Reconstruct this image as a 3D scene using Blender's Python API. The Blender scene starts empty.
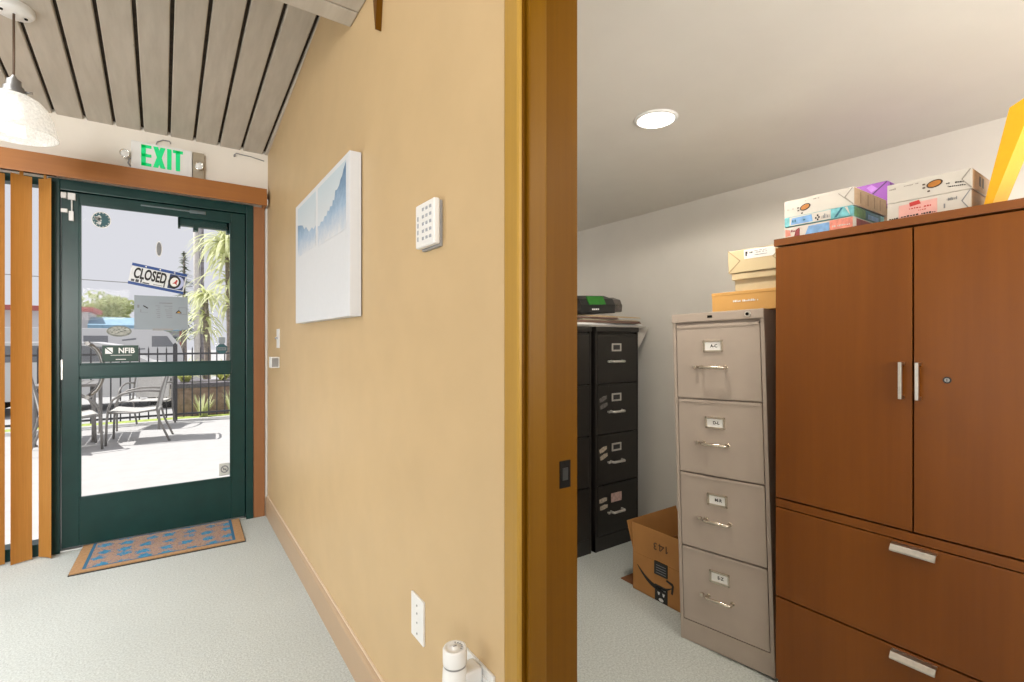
import bpy, bmesh, math, random
from mathutils import Matrix, Vector, noise

# ------------------------------------------------------------------ camera, world, sun, lights, exposure
SC = bpy.context.scene
COL = SC.collection
PI = math.pi
R = math.radians

cam_data = bpy.data.cameras.new('camera')
cam_data.sensor_width = 36.0
cam_data.lens = 490.0 / 1024.0 * 36.0
cam_data.clip_start = 0.02
cam_data.clip_end = 300
cam = bpy.data.objects.new('camera', cam_data)
COL.objects.link(cam)
cam.location = (0, 0, 1.25)
cam.rotation_euler = (R(90), 0, R(-34.8))
SC.camera = cam

SC.view_settings.view_transform = 'Standard'
SC.view_settings.look = 'None'
SC.view_settings.gamma = 1.0
SC.view_settings.use_curve_mapping = False
SC.view_settings.exposure = 0.0

world = bpy.data.worlds.new('overcast_sky')
SC.world = world
world.use_nodes = True
bg = world.node_tree.nodes['Background']
bg.inputs[0].default_value = (0.93, 0.935, 1.0, 1)
bg.inputs[1].default_value = 0.78


def lamp(name, kind, loc, energy, color=(1, 1, 1), size=0.1, rot=(0, 0, 0), size_y=None, spread=None):
    d = bpy.data.lights.new(name, kind)
    d.energy = energy
    d.color = color
    if kind == 'SUN':
        d.angle = size
    elif kind == 'AREA':
        d.shape = 'RECTANGLE' if size_y else 'DISK'
        d.size = size
        if size_y:
            d.size_y = size_y
        if spread:
            d.spread = spread
    else:
        d.shadow_soft_size = size
    o = bpy.data.objects.new(name, d)
    o.location = loc
    o.rotation_euler = rot
    COL.objects.link(o)
    return o


sun = lamp('sun', 'SUN', (-5, 8, 12), 5.8, (1.0, 0.97, 0.92), R(0.6))
sun.rotation_euler = Vector((0.62, -0.28, -1.05)).to_track_quat('-Z', 'Y').to_euler()
# unseen fill lights added over the hall (behind and beside the camera)
lamp('hall_top_fill', 'AREA', (-1.30, 2.4, 2.62), 50, (0.97, 0.99, 1.0), 1.3, (0, 0, 0), 2.4, spread=R(115))
lamp('hall_top_fill', 'AREA', (-0.9, -0.9, 2.95), 24, (1.0, 0.98, 0.95), 1.4, (R(-32), 0, 0), 1.6, spread=R(130))
# upward fill light added in the hall, unseen behind the camera
lamp('hall_up_fill', 'AREA', (-1.0, -0.7, 1.75), 38, (1.0, 0.95, 0.88), 1.0, (R(180 - 28), 0, 0), 1.0)
# unseen side fills added at the left of the hall and behind the camera
lamp('left_fill_light', 'AREA', (-2.9, 2.1, 1.1), 28, (0.95, 0.98, 1.0), 1.4, (0, R(-90), 0), 2.8)
lamp('rear_fill_light', 'AREA', (-2.3, -3.3, 1.7), 52, (1.0, 0.98, 0.95), 1.2, (R(95), 0, R(-8)), 1.5, spread=R(100))
# the visible recessed office light and two unseen spots added to brighten the room
LAMPS_OFFICE = [(1.523, 1.226, 31), (1.5, -0.3, 7), (1.3, -1.3, 9)]
for _x, _y, _e in LAMPS_OFFICE:
    _o = lamp('office_spot', 'SPOT', (_x, _y, 2.06), _e, (1.0, 0.91, 0.78), 0.05)
    _o.data.spot_size = R(174)
    _o.data.spot_blend = 0.18
lamp('office_up_fill', 'AREA', (1.25, -1.2, 1.45), 52, (1.0, 0.95, 0.88), 1.4, (R(180 - 35), 0, 0), 1.0)  # unseen fill light added to brighten the office ceiling

# ------------------------------------------------------------------ helpers


def lin(h):
    if isinstance(h, tuple):
        return h
    v = [int(h[i:i + 2], 16) / 255.0 for i in (0, 2, 4)]
    return tuple(c / 12.92 if c <= 0.04045 else ((c + 0.055) / 1.055) ** 2.4 for c in v)


def rgba(h):
    return (*lin(h), 1.0)


class NT:
    """tiny node-tree helper"""

    def __init__(self, name):
        self.m = bpy.data.materials.new(name)
        self.m.use_nodes = True
        self.t = self.m.node_tree
        self.b = self.t.nodes['Principled BSDF']
        self.out = self.t.nodes['Material Output']

    def n(self, kind, **kw):
        x = self.t.nodes.new(kind)
        for k, v in kw.items():
            setattr(x, k, v)
        return x

    def l(self, a, b):
        self.t.links.new(a, b)

    def coords(self, scale=(1, 1, 1), kind='Object'):
        tc = self.n('ShaderNodeTexCoord')
        mp = self.n('ShaderNodeMapping')
        mp.inputs['Scale'].default_value = scale
        self.l(tc.outputs[kind], mp.inputs[0])
        return mp.outputs[0]

    def noise(self, vec, scale, detail=3, rough=0.5):
        x = self.n('ShaderNodeTexNoise')
        x.inputs['Scale'].default_value = scale
        x.inputs['Detail'].default_value = detail
        x.inputs['Roughness'].default_value = rough
        self.l(vec, x.inputs['Vector'])
        return x.outputs[0]

    def ramp(self, fac, stops):
        x = self.n('ShaderNodeValToRGB')
        el = x.color_ramp.elements
        while len(el) < len(stops):
            el.new(0.5)
        for e, (p, c) in zip(el, stops):
            e.position = p
            e.color = rgba(c)
        self.l(fac, x.inputs[0])
        return x.outputs[0]

    def bump(self, h, strength=0.2, dist=0.01):
        x = self.n('ShaderNodeBump')
        x.inputs['Strength'].default_value = strength
        x.inputs['Distance'].default_value = dist
        self.l(h, x.inputs['Height'])
        self.l(x.outputs[0], self.b.inputs['Normal'])

    def mix(self, fac, a, b):
        x = self.n('ShaderNodeMix', data_type='RGBA')
        if hasattr(fac, 'links') or not isinstance(fac, (int, float)):
            self.l(fac, x.inputs[0])
        else:
            x.inputs[0].default_value = fac
        for v, i in ((a, 6), (b, 7)):
            if isinstance(v, (str, tuple)):
                x.inputs[i].default_value = rgba(v)
            else:
                self.l(v, x.inputs[i])
        return x.outputs[2]


MATS = {}


def mat(name, color, rough=0.5, metal=0.0, var=0.06, scale=40.0, bump=0.0, stretch=(1, 1, 1), spec=0.5, emit=None, estr=1.0):
    """procedural surface: base colour broken up by a noise, optional bump"""
    if name in MATS:
        return MATS[name]
    t = NT(name)
    v = t.coords(stretch)
    f = t.noise(v, scale)
    c = lin(color)
    a = tuple(max(0, k * (1 - var)) for k in c)
    b = tuple(min(1, k * (1 + var)) for k in c)
    t.l(t.ramp(f, [(0.3, a), (0.7, b)]), t.b.inputs['Base Color'])
    t.b.inputs['Roughness'].default_value = rough
    t.b.inputs['Metallic'].default_value = metal
    t.b.inputs['Specular IOR Level'].default_value = spec
    if bump:
        t.bump(f, bump, 0.002)
    if emit:
        t.b.inputs['Emission Color'].default_value = rgba(emit)
        t.b.inputs['Emission Strength'].default_value = estr
    MATS[name] = t.m
    return t.m


def wood(name, dark, light, rough=0.35, grain=(55, 55, 2.2), spec=0.5):
    t = NT(name)
    v = t.coords(grain)
    f = t.noise(v, 1.0, 4, 0.6)
    v2 = t.coords((5, 5, 0.7))
    g = t.noise(v2, 1.0, 2, 0.5)
    c1 = t.ramp(f, [(0.25, dark), (0.75, light)])
    c2 = t.ramp(g, [(0.3, dark), (0.7, light)])
    t.l(t.mix(0.5, c1, c2), t.b.inputs['Base Color'])
    t.b.inputs['Roughness'].default_value = rough
    t.b.inputs['Specular IOR Level'].default_value = spec
    MATS[name] = t.m
    return t.m


def glass_mat(name, gloss=0.05, tint=(1, 1, 1), haze=0.0):
    t = NT(name)
    tr = t.n('ShaderNodeBsdfTransparent')
    tr.inputs[0].default_value = (*tint, 1)
    gl = t.n('ShaderNodeBsdfGlossy')
    gl.inputs['Roughness'].default_value = 0.02
    mx = t.n('ShaderNodeMixShader')
    mx.inputs[0].default_value = gloss
    t.l(tr.outputs[0], mx.inputs[1])
    t.l(gl.outputs[0], mx.inputs[2])
    t.l(mx.outputs[0], t.out.inputs[0])
    MATS[name] = t.m
    return t.m


class MB:
    """collects shapes into one mesh; mi is the material slot"""

    def __init__(self):
        self.bm = bmesh.new()

    def _add(self, tmp, mi, M=None, smooth=False):
        if M is not None:
            bmesh.ops.transform(tmp, matrix=M, verts=tmp.verts)
        vm = {}
        for v in tmp.verts:
            vm[v] = self.bm.verts.new(v.co)
        for f in tmp.faces:
            try:
                nf = self.bm.faces.new([vm[v] for v in f.verts])
                nf.material_index = mi
                nf.smooth = smooth or f.smooth
            except ValueError:
                pass
        tmp.free()
        return self

    def box(self, x0, x1, y0, y1, z0, z1, bev=0.0, mi=0, M=None, seg=2):
        t = bmesh.new()
        bmesh.ops.create_cube(t, size=1.0)
        for v in t.verts:
            v.co = Vector((x0 + (v.co.x + .5) * (x1 - x0), y0 + (v.co.y + .5) * (y1 - y0), z0 + (v.co.z + .5) * (z1 - z0)))
        if bev > 0:
            bmesh.ops.bevel(t, geom=list(t.edges), offset=bev, segments=seg, profile=0.7, affect='EDGES')
        return self._add(t, mi, M)

    def prism(self, poly, axis, a, b, mi=0, M=None, bev=0.0):
        """polygon extruded along an axis; poly is (y,z) for x, (x,z) for y, (x,y) for z"""
        t = bmesh.new()

        def P(p, k):
            return {'x': (k, p[0], p[1]), 'y': (p[0], k, p[1]), 'z': (p[0], p[1], k)}[axis]
        lo = [t.verts.new(P(p, a)) for p in poly]
        hi = [t.verts.new(P(p, b)) for p in poly]
        t.faces.new(lo)
        t.faces.new(list(reversed(hi)))
        n = len(poly)
        for i in range(n):
            t.faces.new((lo[i], hi[i], hi[(i + 1) % n], lo[(i + 1) % n]))
        bmesh.ops.recalc_face_normals(t, faces=t.faces)
        if bev > 0:
            bmesh.ops.bevel(t, geom=list(t.edges), offset=bev, segments=2, profile=0.7, affect='EDGES')
        return self._add(t, mi, M)

    def cyl(self, p0, p1, r0, r1=None, n=20, mi=0, M=None, caps=True):
        r1 = r0 if r1 is None else r1
        p0, p1 = Vector(p0), Vector(p1)
        q = (p1 - p0).to_track_quat('Z', 'Y').to_matrix()
        t = bmesh.new()
        A = [t.verts.new(p0 + q @ Vector((r0 * math.cos(2 * PI * i / n), r0 * math.sin(2 * PI * i / n), 0))) for i in range(n)]
        B = [t.verts.new(p1 + q @ Vector((r1 * math.cos(2 * PI * i / n), r1 * math.sin(2 * PI * i / n), 0))) for i in range(n)]
        for i in range(n):
            f = t.faces.new((A[i], A[(i + 1) % n], B[(i + 1) % n], B[i]))
            f.smooth = True
        if caps:
            t.faces.new(list(reversed(A)))
            t.faces.new(B)
        return self._add(t, mi, M)

    def tube(self, pts, r, n=8, mi=0, M=None, closed=False):
        pts = [Vector(p) for p in pts]
        t = bmesh.new()
        rings = []
        prev = None
        m = len(pts)
        for i, p in enumerate(pts):
            if closed:
                d = (pts[(i + 1) % m] - pts[i - 1]).normalized()
            else:
                d = (pts[min(i + 1, m - 1)] - pts[max(i - 1, 0)]).normalized()
            if prev is None:
                u = d.orthogonal().normalized()
            else:
                u = (prev - d * prev.dot(d)).normalized()
            prev = u
            w = d.cross(u)
            rr = r[i] if isinstance(r, (list, tuple)) else r
            rings.append([t.verts.new(p + u * rr * math.cos(2 * PI * k / n) + w * rr * math.sin(2 * PI * k / n)) for k in range(n)])
        last = m if closed else m - 1
        for i in range(last):
            A, B = rings[i], rings[(i + 1) % m]
            for k in range(n):
                f = t.faces.new((A[k], A[(k + 1) % n], B[(k + 1) % n], B[k]))
                f.smooth = True
        if not closed:
            t.faces.new(list(reversed(rings[0])))
            t.faces.new(rings[-1])
        return self._add(t, mi, M)

    def lathe(self, prof, c=(0, 0, 0), n=36, mi=0, M=None):
        t = bmesh.new()
        rings = []
        for r, z in prof:
            r = max(r, 1e-4)
            rings.append([t.verts.new((c[0] + r * math.cos(2 * PI * k / n), c[1] + r * math.sin(2 * PI * k / n), c[2] + z)) for k in range(n)])
        for A, B in zip(rings, rings[1:]):
            for k in range(n):
                f = t.faces.new((A[k], A[(k + 1) % n], B[(k + 1) % n], B[k]))
                f.smooth = True
        return self._add(t, mi, M)

    def face(self, pts, mi=0, M=None):
        t = bmesh.new()
        t.faces.new([t.verts.new(p) for p in pts])
        return self._add(t, mi, M)

    def text(self, s, size, M, mi=0, depth=0.0004, sx=1.0, bold=0.0):
        cu = bpy.data.curves.new('lettering', 'FONT')
        cu.body = s
        cu.size = size
        cu.extrude = depth
        cu.offset = bold
        cu.align_x = 'CENTER'
        cu.align_y = 'CENTER'
        ob = bpy.data.objects.new('lettering', cu)
        COL.objects.link(ob)
        dg = bpy.context.evaluated_depsgraph_get()
        dg.update()
        me = bpy.data.meshes.new_from_object(ob.evaluated_get(dg))
        bpy.data.objects.remove(ob)
        bpy.data.curves.remove(cu)
        t = bmesh.new()
        t.from_mesh(me)
        bpy.data.meshes.remove(me)
        return self._add(t, mi, M @ Matrix.Diagonal((sx, 1, 1, 1)))

    def mesh(self, name, mats, off=Vector((0, 0, 0))):
        me = bpy.data.meshes.new(name)
        if off.length > 0:
            bmesh.ops.translate(self.bm, vec=-off, verts=self.bm.verts)
        self.bm.normal_update()
        self.bm.to_mesh(me)
        self.bm.free()
        for m in (mats if isinstance(mats, (list, tuple)) else [mats]):
            me.materials.append(m)
        return me


def tag(o, label=None, cat=None, group=None, kind=None):
    for k, v in (('label', label), ('category', cat), ('group', group), ('kind', kind)):
        if v:
            o[k] = v
    return o


WORLD_BUILT = {}


def thing(name, label, cat, loc=(0, 0, 0), rz=0.0, group=None, world=True, rot=None):
    """Empty at a thing's base; world=True: its parts are modelled in room coordinates"""
    o = bpy.data.objects.new(name, None)
    o.empty_display_size = 0.1
    COL.objects.link(o)
    o.location = loc
    o.rotation_euler = rot or (0, 0, rz)
    if world:
        WORLD_BUILT[o.name] = Vector(loc)
    return tag(o, label, cat, group)


def part(name, mb, mats, parent, label=None, kind=None):
    root = parent
    while root.parent is not None:
        root = root.parent
    off = WORLD_BUILT.get(root.name, Vector((0, 0, 0)))
    o = bpy.data.objects.new(name, mb.mesh(name, mats, off))
    COL.objects.link(o)
    o.parent = parent
    if label:
        o['label'] = label
    if kind:
        o['kind'] = kind
    return o


def solid(name, mb, mats, loc, label=None, cat=None, group=None, kind=None, rot=None, world=True):
    """a thing that is one mesh, origin at loc; modelled in room coordinates unless world=False"""
    o = bpy.data.objects.new(name, mb.mesh(name, mats, Vector(loc) if world else Vector((0, 0, 0))))
    o.location = loc
    if rot:
        o.rotation_euler = rot
    COL.objects.link(o)
    if world:
        WORLD_BUILT[o.name] = Vector(loc)
    return tag(o, label, cat, group, kind)


def struct(name, mb, mats, loc=(0, 0, 0)):
    return solid(name, mb, mats, loc, kind='structure')


def children(o):
    return [c for c in bpy.data.objects if c.parent == o]


def copy_tree(o, parent=None):
    c = o.copy()
    COL.objects.link(c)
    c.parent = parent
    for ch in children(o):
        copy_tree(ch, c)
    return c


def face_x(x, y, z, rx=0.0):
    """text/plate frame on a surface that faces -X: reads along -Y, up Z"""
    return Matrix.Translation((x, y, z)) @ Matrix(((0, 0, -1, 0), (-1, 0, 0, 0), (0, 1, 0, 0), (0, 0, 0, 1))) @ Matrix.Rotation(rx, 4, 'Z')


def face_y(x, y, z, rz=0.0):
    """frame on a surface that faces -Y: reads along +X, up Z"""
    return Matrix.Translation((x, y, z)) @ Matrix(((1, 0, 0, 0), (0, 0, -1, 0), (0, 1, 0, 0), (0, 0, 0, 1))) @ Matrix.Rotation(rz, 4, 'Z')


# ------------------------------------------------------------------ materials
def carpet_mat():
    t = NT('carpet_pile')
    v = t.coords()
    f = t.noise(v, 130, 4, 0.75)
    g = t.noise(v, 2.2, 2, 0.5)
    c = t.ramp(f, [(0.36, (0.33, 0.36, 0.35)), (0.64, (0.68, 0.73, 0.715))])
    d = t.ramp(g, [(0.3, (0.49, 0.515, 0.495)), (0.7, (0.57, 0.595, 0.575))])
    t.l(t.mix(0.4, c, d), t.b.inputs['Base Color'])
    t.b.inputs['Roughness'].default_value = 0.95
    t.b.inputs['Specular IOR Level'].default_value = 0.1
    t.bump(f, 0.6, 0.004)
    MATS['carpet'] = t.m
    return t.m


def plank_mat():
    t = NT('weathered_plank_paint')
    v = t.coords((9, 0.8, 9))
    f = t.noise(v, 3.0, 4, 0.6)
    c = t.ramp(f, [(0.25, (0.44, 0.395, 0.335)), (0.75, (0.55, 0.50, 0.435))])
    v2 = t.coords((10, 4, 10))
    g = t.noise(v2, 1.6, 5, 0.75)
    m = t.ramp(g, [(0.70, (0, 0, 0)), (0.76, (1, 1, 1))])
    t.l(t.mix(m, c, (0.10, 0.08, 0.06)), t.b.inputs['Base Color'])
    t.b.inputs['Roughness'].default_value = 0.55
    MATS['plank'] = t.m
    return t.m


CARPET = carpet_mat()
PLANK = plank_mat()
M_YELLOW = mat('ochre_wall_paint', (0.56, 0.405, 0.222), 0.5, var=0.03, scale=6, bump=0.0, spec=0.35)
M_OFFICE = mat('office_wall_paint', (0.77, 0.745, 0.70), 0.6, var=0.02, scale=5)
M_CEIL = mat('office_ceiling_paint', (0.76, 0.73, 0.68), 0.7, var=0.02, scale=5)
M_CREAM = mat('cream_wall_paint', (0.86, 0.81, 0.73), 0.55, var=0.02, scale=6)
M_DARKGAP = mat('dark_gap', (0.05, 0.036, 0.024), 0.9, var=0.4, scale=30)
M_BASE = mat('baseboard_paint', (0.46, 0.325, 0.205), 0.4, var=0.03, scale=8)
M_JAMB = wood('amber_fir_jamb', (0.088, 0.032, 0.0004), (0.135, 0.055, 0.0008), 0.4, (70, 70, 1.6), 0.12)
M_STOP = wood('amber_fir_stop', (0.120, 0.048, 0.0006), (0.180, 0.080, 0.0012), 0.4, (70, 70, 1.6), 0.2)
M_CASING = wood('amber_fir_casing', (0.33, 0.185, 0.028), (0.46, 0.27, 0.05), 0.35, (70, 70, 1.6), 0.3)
M_TRIMBROWN = wood('brown_stained_trim', (0.28, 0.098, 0.018), (0.37, 0.14, 0.028), 0.4, (2.2, 55, 55))
M_CASEBROWN = wood('brown_stained_casing', (0.25, 0.10, 0.035), (0.34, 0.145, 0.055), 0.4, (55, 55, 2))
M_DOORGREEN = mat('dark_green_metal', (0.007, 0.040, 0.036), 0.30, var=0.1, scale=10, spec=0.35)
M_GLASS = glass_mat('clear_door_glass', 0.006)
M_STEEL = mat('brushed_steel', (0.62, 0.60, 0.56), 0.28, 1.0, var=0.08, scale=80)
M_CHROME = mat('bright_chrome', (0.82, 0.80, 0.76), 0.12, 1.0, var=0.03, scale=60)
M_WHITEPL = mat('white_plastic', (0.80, 0.80, 0.79), 0.35, var=0.02, scale=20)
M_BLACKPL = mat('black_plastic', (0.012, 0.012, 0.012), 0.4, var=0.2, scale=20)
M_GREYPL = mat('grey_plastic', (0.30, 0.30, 0.30), 0.4, var=0.1, scale=20)
M_INK = mat('black_ink', (0.012, 0.012, 0.012), 0.6, var=0.1, scale=20)
M_GREYINK = mat('faded_grey_ink', (0.22, 0.23, 0.25), 0.6, var=0.1, scale=20)
M_BRASS = mat('aged_bronze', (0.008, 0.007, 0.006), 0.7, 0.0, var=0.3, scale=60, spec=0.08)

# ------------------------------------------------------------------ the room
mb = MB()
mb.box(-3.0, 2.60, -3.6, 3.90, -0.10, 0.0)
struct('floor', mb, CARPET)

WX, WX2 = 0.57, 0.70            # hall face and office face of the shared wall
YD = 3.90                       # face of the door wall
DOOR_Y = 0.782                  # reveal of the office doorway


def cz(y, x=0.0):               # underside of the sloping plank ceiling
    return 2.585 + 0.115 * (YD - y)


# shared wall between hall and office, ochre towards the hall, white towards the office
mb = MB()
for (y0, y1, z0, z1) in ((0.802, YD, 0.0, 3.6), (-0.05, 0.802, 2.05, 3.6), (-3.6, -0.05, 0.0, 3.6)):
    mb.box(WX, WX + 0.065, y0, y1, z0, z1, mi=0)
    mb.box(WX + 0.065, WX2, y0, y1, z0, z1, mi=1)
struct('wall_right', mb, [M_YELLOW, M_OFFICE])

# door wall: cream, opening for the sidelight and the door
mb = MB()
mb.box(-3.0, WX, YD, YD + 0.14, 2.205, 3.0)
mb.box(-3.0, -1.75, YD, YD + 0.14, 0.0, 2.205)
mb.box(0.475, WX, YD, YD + 0.14, 0.0, 2.205)
struct('wall_front', mb, M_CREAM)
mb = MB()
mb.box(-3.12, -3.0, -3.6, YD + 0.14, 0.0, 3.6)
struct('wall_left', mb, M_CREAM)
# outside shell past the office so no light leaks over it
mb = MB()
mb.box(WX2, 2.60, 2.86, 2.98, 0.0, 2.3)
struct('wall_back', mb, M_OFFICE)
mb = MB()
mb.box(2.60, 2.72, -2.0, 2.98, 0.0, 2.3)
struct('wall_side', mb, M_OFFICE)
mb = MB()
mb.box(WX2, 2.72, -2.12, -2.0, 0.0, 2.3)
struct('wall_near', mb, M_OFFICE)
OC = 2.10
mb = MB()
mb.box(WX2, 2.72, -2.12, 2.98, OC, OC + 0.15)
struct('ceiling', mb, M_CEIL)

# sloping plank ceiling of the hall with dark open joints
mb = MB()
sk = -0.0128
pitch = 0.1385
x_far0 = -0.0107 * 1.25         # a joint at the door wall
TH = 0.025


def plank(x0, x1, y0, y1):
    xs0 = x0 - sk * (YD - y0)
    xs1 = x1 - sk * (YD - y0)
    xe0 = x0 - sk * (YD - y1)
    xe1 = x1 - sk * (YD - y1)
    t = bmesh.new()
    lo = [t.verts.new(p) for p in ((xs0, y0, cz(y0)), (xs1, y0, cz(y0)), (xe1, y1, cz(y1)), (xe0, y1, cz(y1)))]
    hi = [t.verts.new(p) for p in ((xs0, y0, cz(y0) + TH), (xs1, y0, cz(y0) + TH), (xe1, y1, cz(y1) + TH), (xe0, y1, cz(y1) + TH))]
    t.faces.new(lo)
    t.faces.new(list(reversed(hi)))
    for i in range(4):
        t.faces.new((lo[i], hi[i], hi[(i + 1) % 4], lo[(i + 1) % 4]))
    bmesh.ops.recalc_face_normals(t, faces=t.faces)
    bmesh.ops.bevel(t, geom=[e for e in t.edges if abs(e.verts[0].co.y - e.verts[1].co.y) > 1], offset=0.004, segments=1, affect='EDGES')
    mb._add(t, 0)


k = -22
while True:
    x0 = x_far0 + k * pitch
    k += 1
    if x0 > WX + 0.02:
        break
    plank(x0 + 0.009, min(x0 + pitch - 0.007, WX + 0.13), -3.6, YD + 0.02)
B0 = [(-3.1, -3.6), (WX + 0.05, -3.6), (WX + 0.05, YD + 0.03), (-3.1, YD + 0.03)]
t = bmesh.new()
lo = [t.verts.new((x, y, cz(y) + TH)) for x, y in B0]
hi = [t.verts.new((x, y, cz(y) + TH + 0.1)) for x, y in B0]
t.faces.new(lo)
t.faces.new(list(reversed(hi)))
for i in range(4):
    t.faces.new((lo[i], hi[i], hi[(i + 1) % 4], lo[(i + 1) % 4]))
bmesh.ops.recalc_face_normals(t, faces=t.faces)
mb._add(t, 1)
struct('ceiling_planks', mb, [PLANK, M_DARKGAP])

# boxed beam crossing the hall below the planks
mb = MB()
mb.box(-3.0, WX - 0.002, 1.815, 1.912, 2.462, 2.98, 0.006)
mb.box(-3.0, WX - 0.002, 1.66, 1.808, 2.462, 2.98, 0.006)
mb.box(-3.0, WX - 0.004, 1.70, 1.88, 2.475, 2.97, mi=1)
struct('ceiling_beam', mb, [PLANK, M_DARKGAP])
mb = MB()
mb.prism([(1.540, 2.50), (1.612, 2.50), (1.606, 2.42), (1.594, 2.34), (1.580, 2.275), (1.577, 2.275), (1.566, 2.35), (1.553, 2.42)], 'x', WX - 0.02, WX)
solid('wooden_wedge', mb, M_JAMB, (WX, 1.58, 2.27), 'narrow brown pointed wooden wedge on the ochre wall beside the beam', 'wedge')

# unseen eave added over the patio to keep sun off the door
mb = MB()
mb.box(-3.2, 3.0, YD + 0.14, YD + 1.0, 2.62, 2.70)
struct('sun_block_eave', mb, M_CASEBROWN)

# baseboard of the hall, its top edge rounded, with a pale bead
mb = MB()
mb.prism([(WX, 0.0), (WX - 0.016, 0.0), (WX - 0.016, 0.118), (WX - 0.012, 0.128), (WX - 0.005, 0.134), (WX, 0.136)], 'y', 0.840, YD)
mb.box(WX - 0.007, WX, 0.840, YD, 0.1365, 0.1425, 0.0015, mi=1)
struct('baseboard_right', mb, [M_BASE, mat('pale_baseboard_bead', (0.70, 0.56, 0.42), 0.4, var=0.02)])
mb = MB()
mb.box(0.60 + 0.102, 0.712, 0.88, 2.86, 0, 0.08)
struct('baseboard_office', mb, M_OFFICE)

# ------------------------------------------------------------------ office doorway (amber wood)
mb = MB()
mb.box(WX - 0.002, 0.714, DOOR_Y, DOOR_Y + 0.02, 0.0, 2.05, 0.0015)
mb.box(WX - 0.002, 0.718, -0.05, DOOR_Y + 0.02, 2.03, 2.05, 0.0015)
mb.box(WX - 0.002, 0.718, -0.07, -0.05, 0.0, 2.05, 0.0015)
dr = struct('door_2', mb, M_JAMB)
mb = MB()
for z in (0,):
    mb.prism([(WX, 0.7835), (WX - 0.008, 0.7835), (WX - 0.011, 0.788), (WX - 0.011, 0.830), (WX - 0.007, 0.838), (WX, 0.838)], 'z', 0.0, 2.05)
    mb.box(WX - 0.011, WX, -0.13, 0.838, 2.05, 2.11, 0.003)
    mb.box(WX - 0.016, WX, -0.13, -0.08, 0.0, 2.06, 0.003)
part('casing', mb, M_CASING, dr, 'lighter amber casing towards the hall')
mb = MB()
mb.box(0.577, 0.621, DOOR_Y - 0.012, DOOR_Y, 0.0, 2.03, 0.004)
mb.box(0.577, 0.621, -0.05, DOOR_Y, 2.018, 2.03, 0.0015)
part('door_stop', mb, M_STOP, dr)
mb = MB()
mb.box(0.664, 0.6935, DOOR_Y - 0.0015, DOOR_Y + 0.001, 0.942, 0.999, 0.0006)
mb.box(0.671, 0.686, DOOR_Y - 0.0022, DOOR_Y - 0.0012, 0.958, 0.984, mi=1)
for zz in (0.948, 0.993):
    mb.cyl((0.679, DOOR_Y - 0.0023, zz), (0.679, DOOR_Y - 0.001, zz), 0.0028, n=10, mi=0)
part('strike_plate', mb, [M_BRASS, M_BLACKPL, M_STEEL], dr, 'dark bronze strike plate')
mb = MB()
mb.box(0.70, 0.716, 0.800, 0.862, 0, 2.08, 0.002)
part('rear_casing', mb, M_JAMB, dr)

# ------------------------------------------------------------------ glazed entrance door
XL, XR = -0.590, 0.475
mb = MB()
mb.box(XL, XL + 0.052, YD - 0.02, YD + 0.11, 0.0, 2.205, 0.004)
mb.box(XR - 0.046, XR, YD - 0.02, YD + 0.11, 0.0, 2.205, 0.004)
mb.box(XL + 0.052, XR - 0.046, YD - 0.02, YD + 0.11, 2.142, 2.205, 0.004)
mb.box(XL + 0.05, XR - 0.044, YD + 0.05, YD + 0.062, 2.12, 2.145)
mb.box(XR - 0.058, XR - 0.046, YD + 0.045, YD + 0.06, 0.02, 2.142)
d1 = struct('door_1', mb, M_DOORGREEN)
GX0, GX1 = -0.455, 0.342
mb = MB()
y0, y1 = YD, YD + 0.044
mb.box(XL + 0.056, GX0, y0, y1, 0.02, 2.138, 0.003)
mb.box(GX1, XR - 0.050, y0, y1, 0.02, 2.138, 0.003)
mb.box(GX0, GX1, y0, y1, 2.078, 2.138, 0.003)
mb.box(GX0, GX1, y0, y1, 0.02, 0.302, 0.003)
mb.box(GX0, GX1, y0 - 0.004, y1 + 0.004, 1.030, 1.106, 0.003)
# glazing beads
for (z0, z1) in ((0.302, 1.030), (1.106, 2.078)):
    mb.box(GX0, GX0 + 0.010, y0 - 0.006, y0 + 0.014, z0, z1, 0.002)
    mb.box(GX1 - 0.010, GX1, y0 - 0.006, y0 + 0.014, z0, z1, 0.002)
    mb.box(GX0, GX1, y0 - 0.006, y0 + 0.014, z0, z0 + 0.010, 0.002)
    mb.box(GX0, GX1, y0 - 0.006, y0 + 0.014, z1 - 0.010, z1, 0.002)
leaf = part('leaf', mb, M_DOORGREEN, d1)
mb = MB()
mb.box(GX0, GX1, YD + 0.018, YD + 0.024, 0.302, 1.030)
mb.box(GX0, GX1, YD + 0.018, YD + 0.024, 1.106, 2.078)
part('glass', mb, M_GLASS, d1)
mb = MB()
mb.box(0.035, 0.335, YD + 0.046, YD + 0.09, 2.022, 2.088, 0.004)
mb.box(0.035, 0.050, YD + 0.046, YD + 0.10, 2.008, 2.088, 0.003)
mb.box(0.315, 0.335, YD + 0.046, YD + 0.10, 2.000, 2.088, 0.003)
mb.box(0.120, 0.150, YD + 0.046, YD + 0.10, 1.996, 2.03, 0.003)
part('door_closer', mb, M_DOORGREEN, d1)
mb = MB()
mb.box(-0.16, 0.13, YD - 0.006, YD + 0.001, 2.108, 2.117, 0.002)
mb.box(0.10, 0.19, YD - 0.012, YD + 0.001, 2.100, 2.122, 0.003)
mb.cyl((0.145, YD - 0.016, 2.111), (0.145, YD, 2.111), 0.008, mi=0)
part('closer_arm', mb, mat('grey_metal', (0.16, 0.20, 0.21), 0.3, 0.8), d1)
mb = MB()
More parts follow.
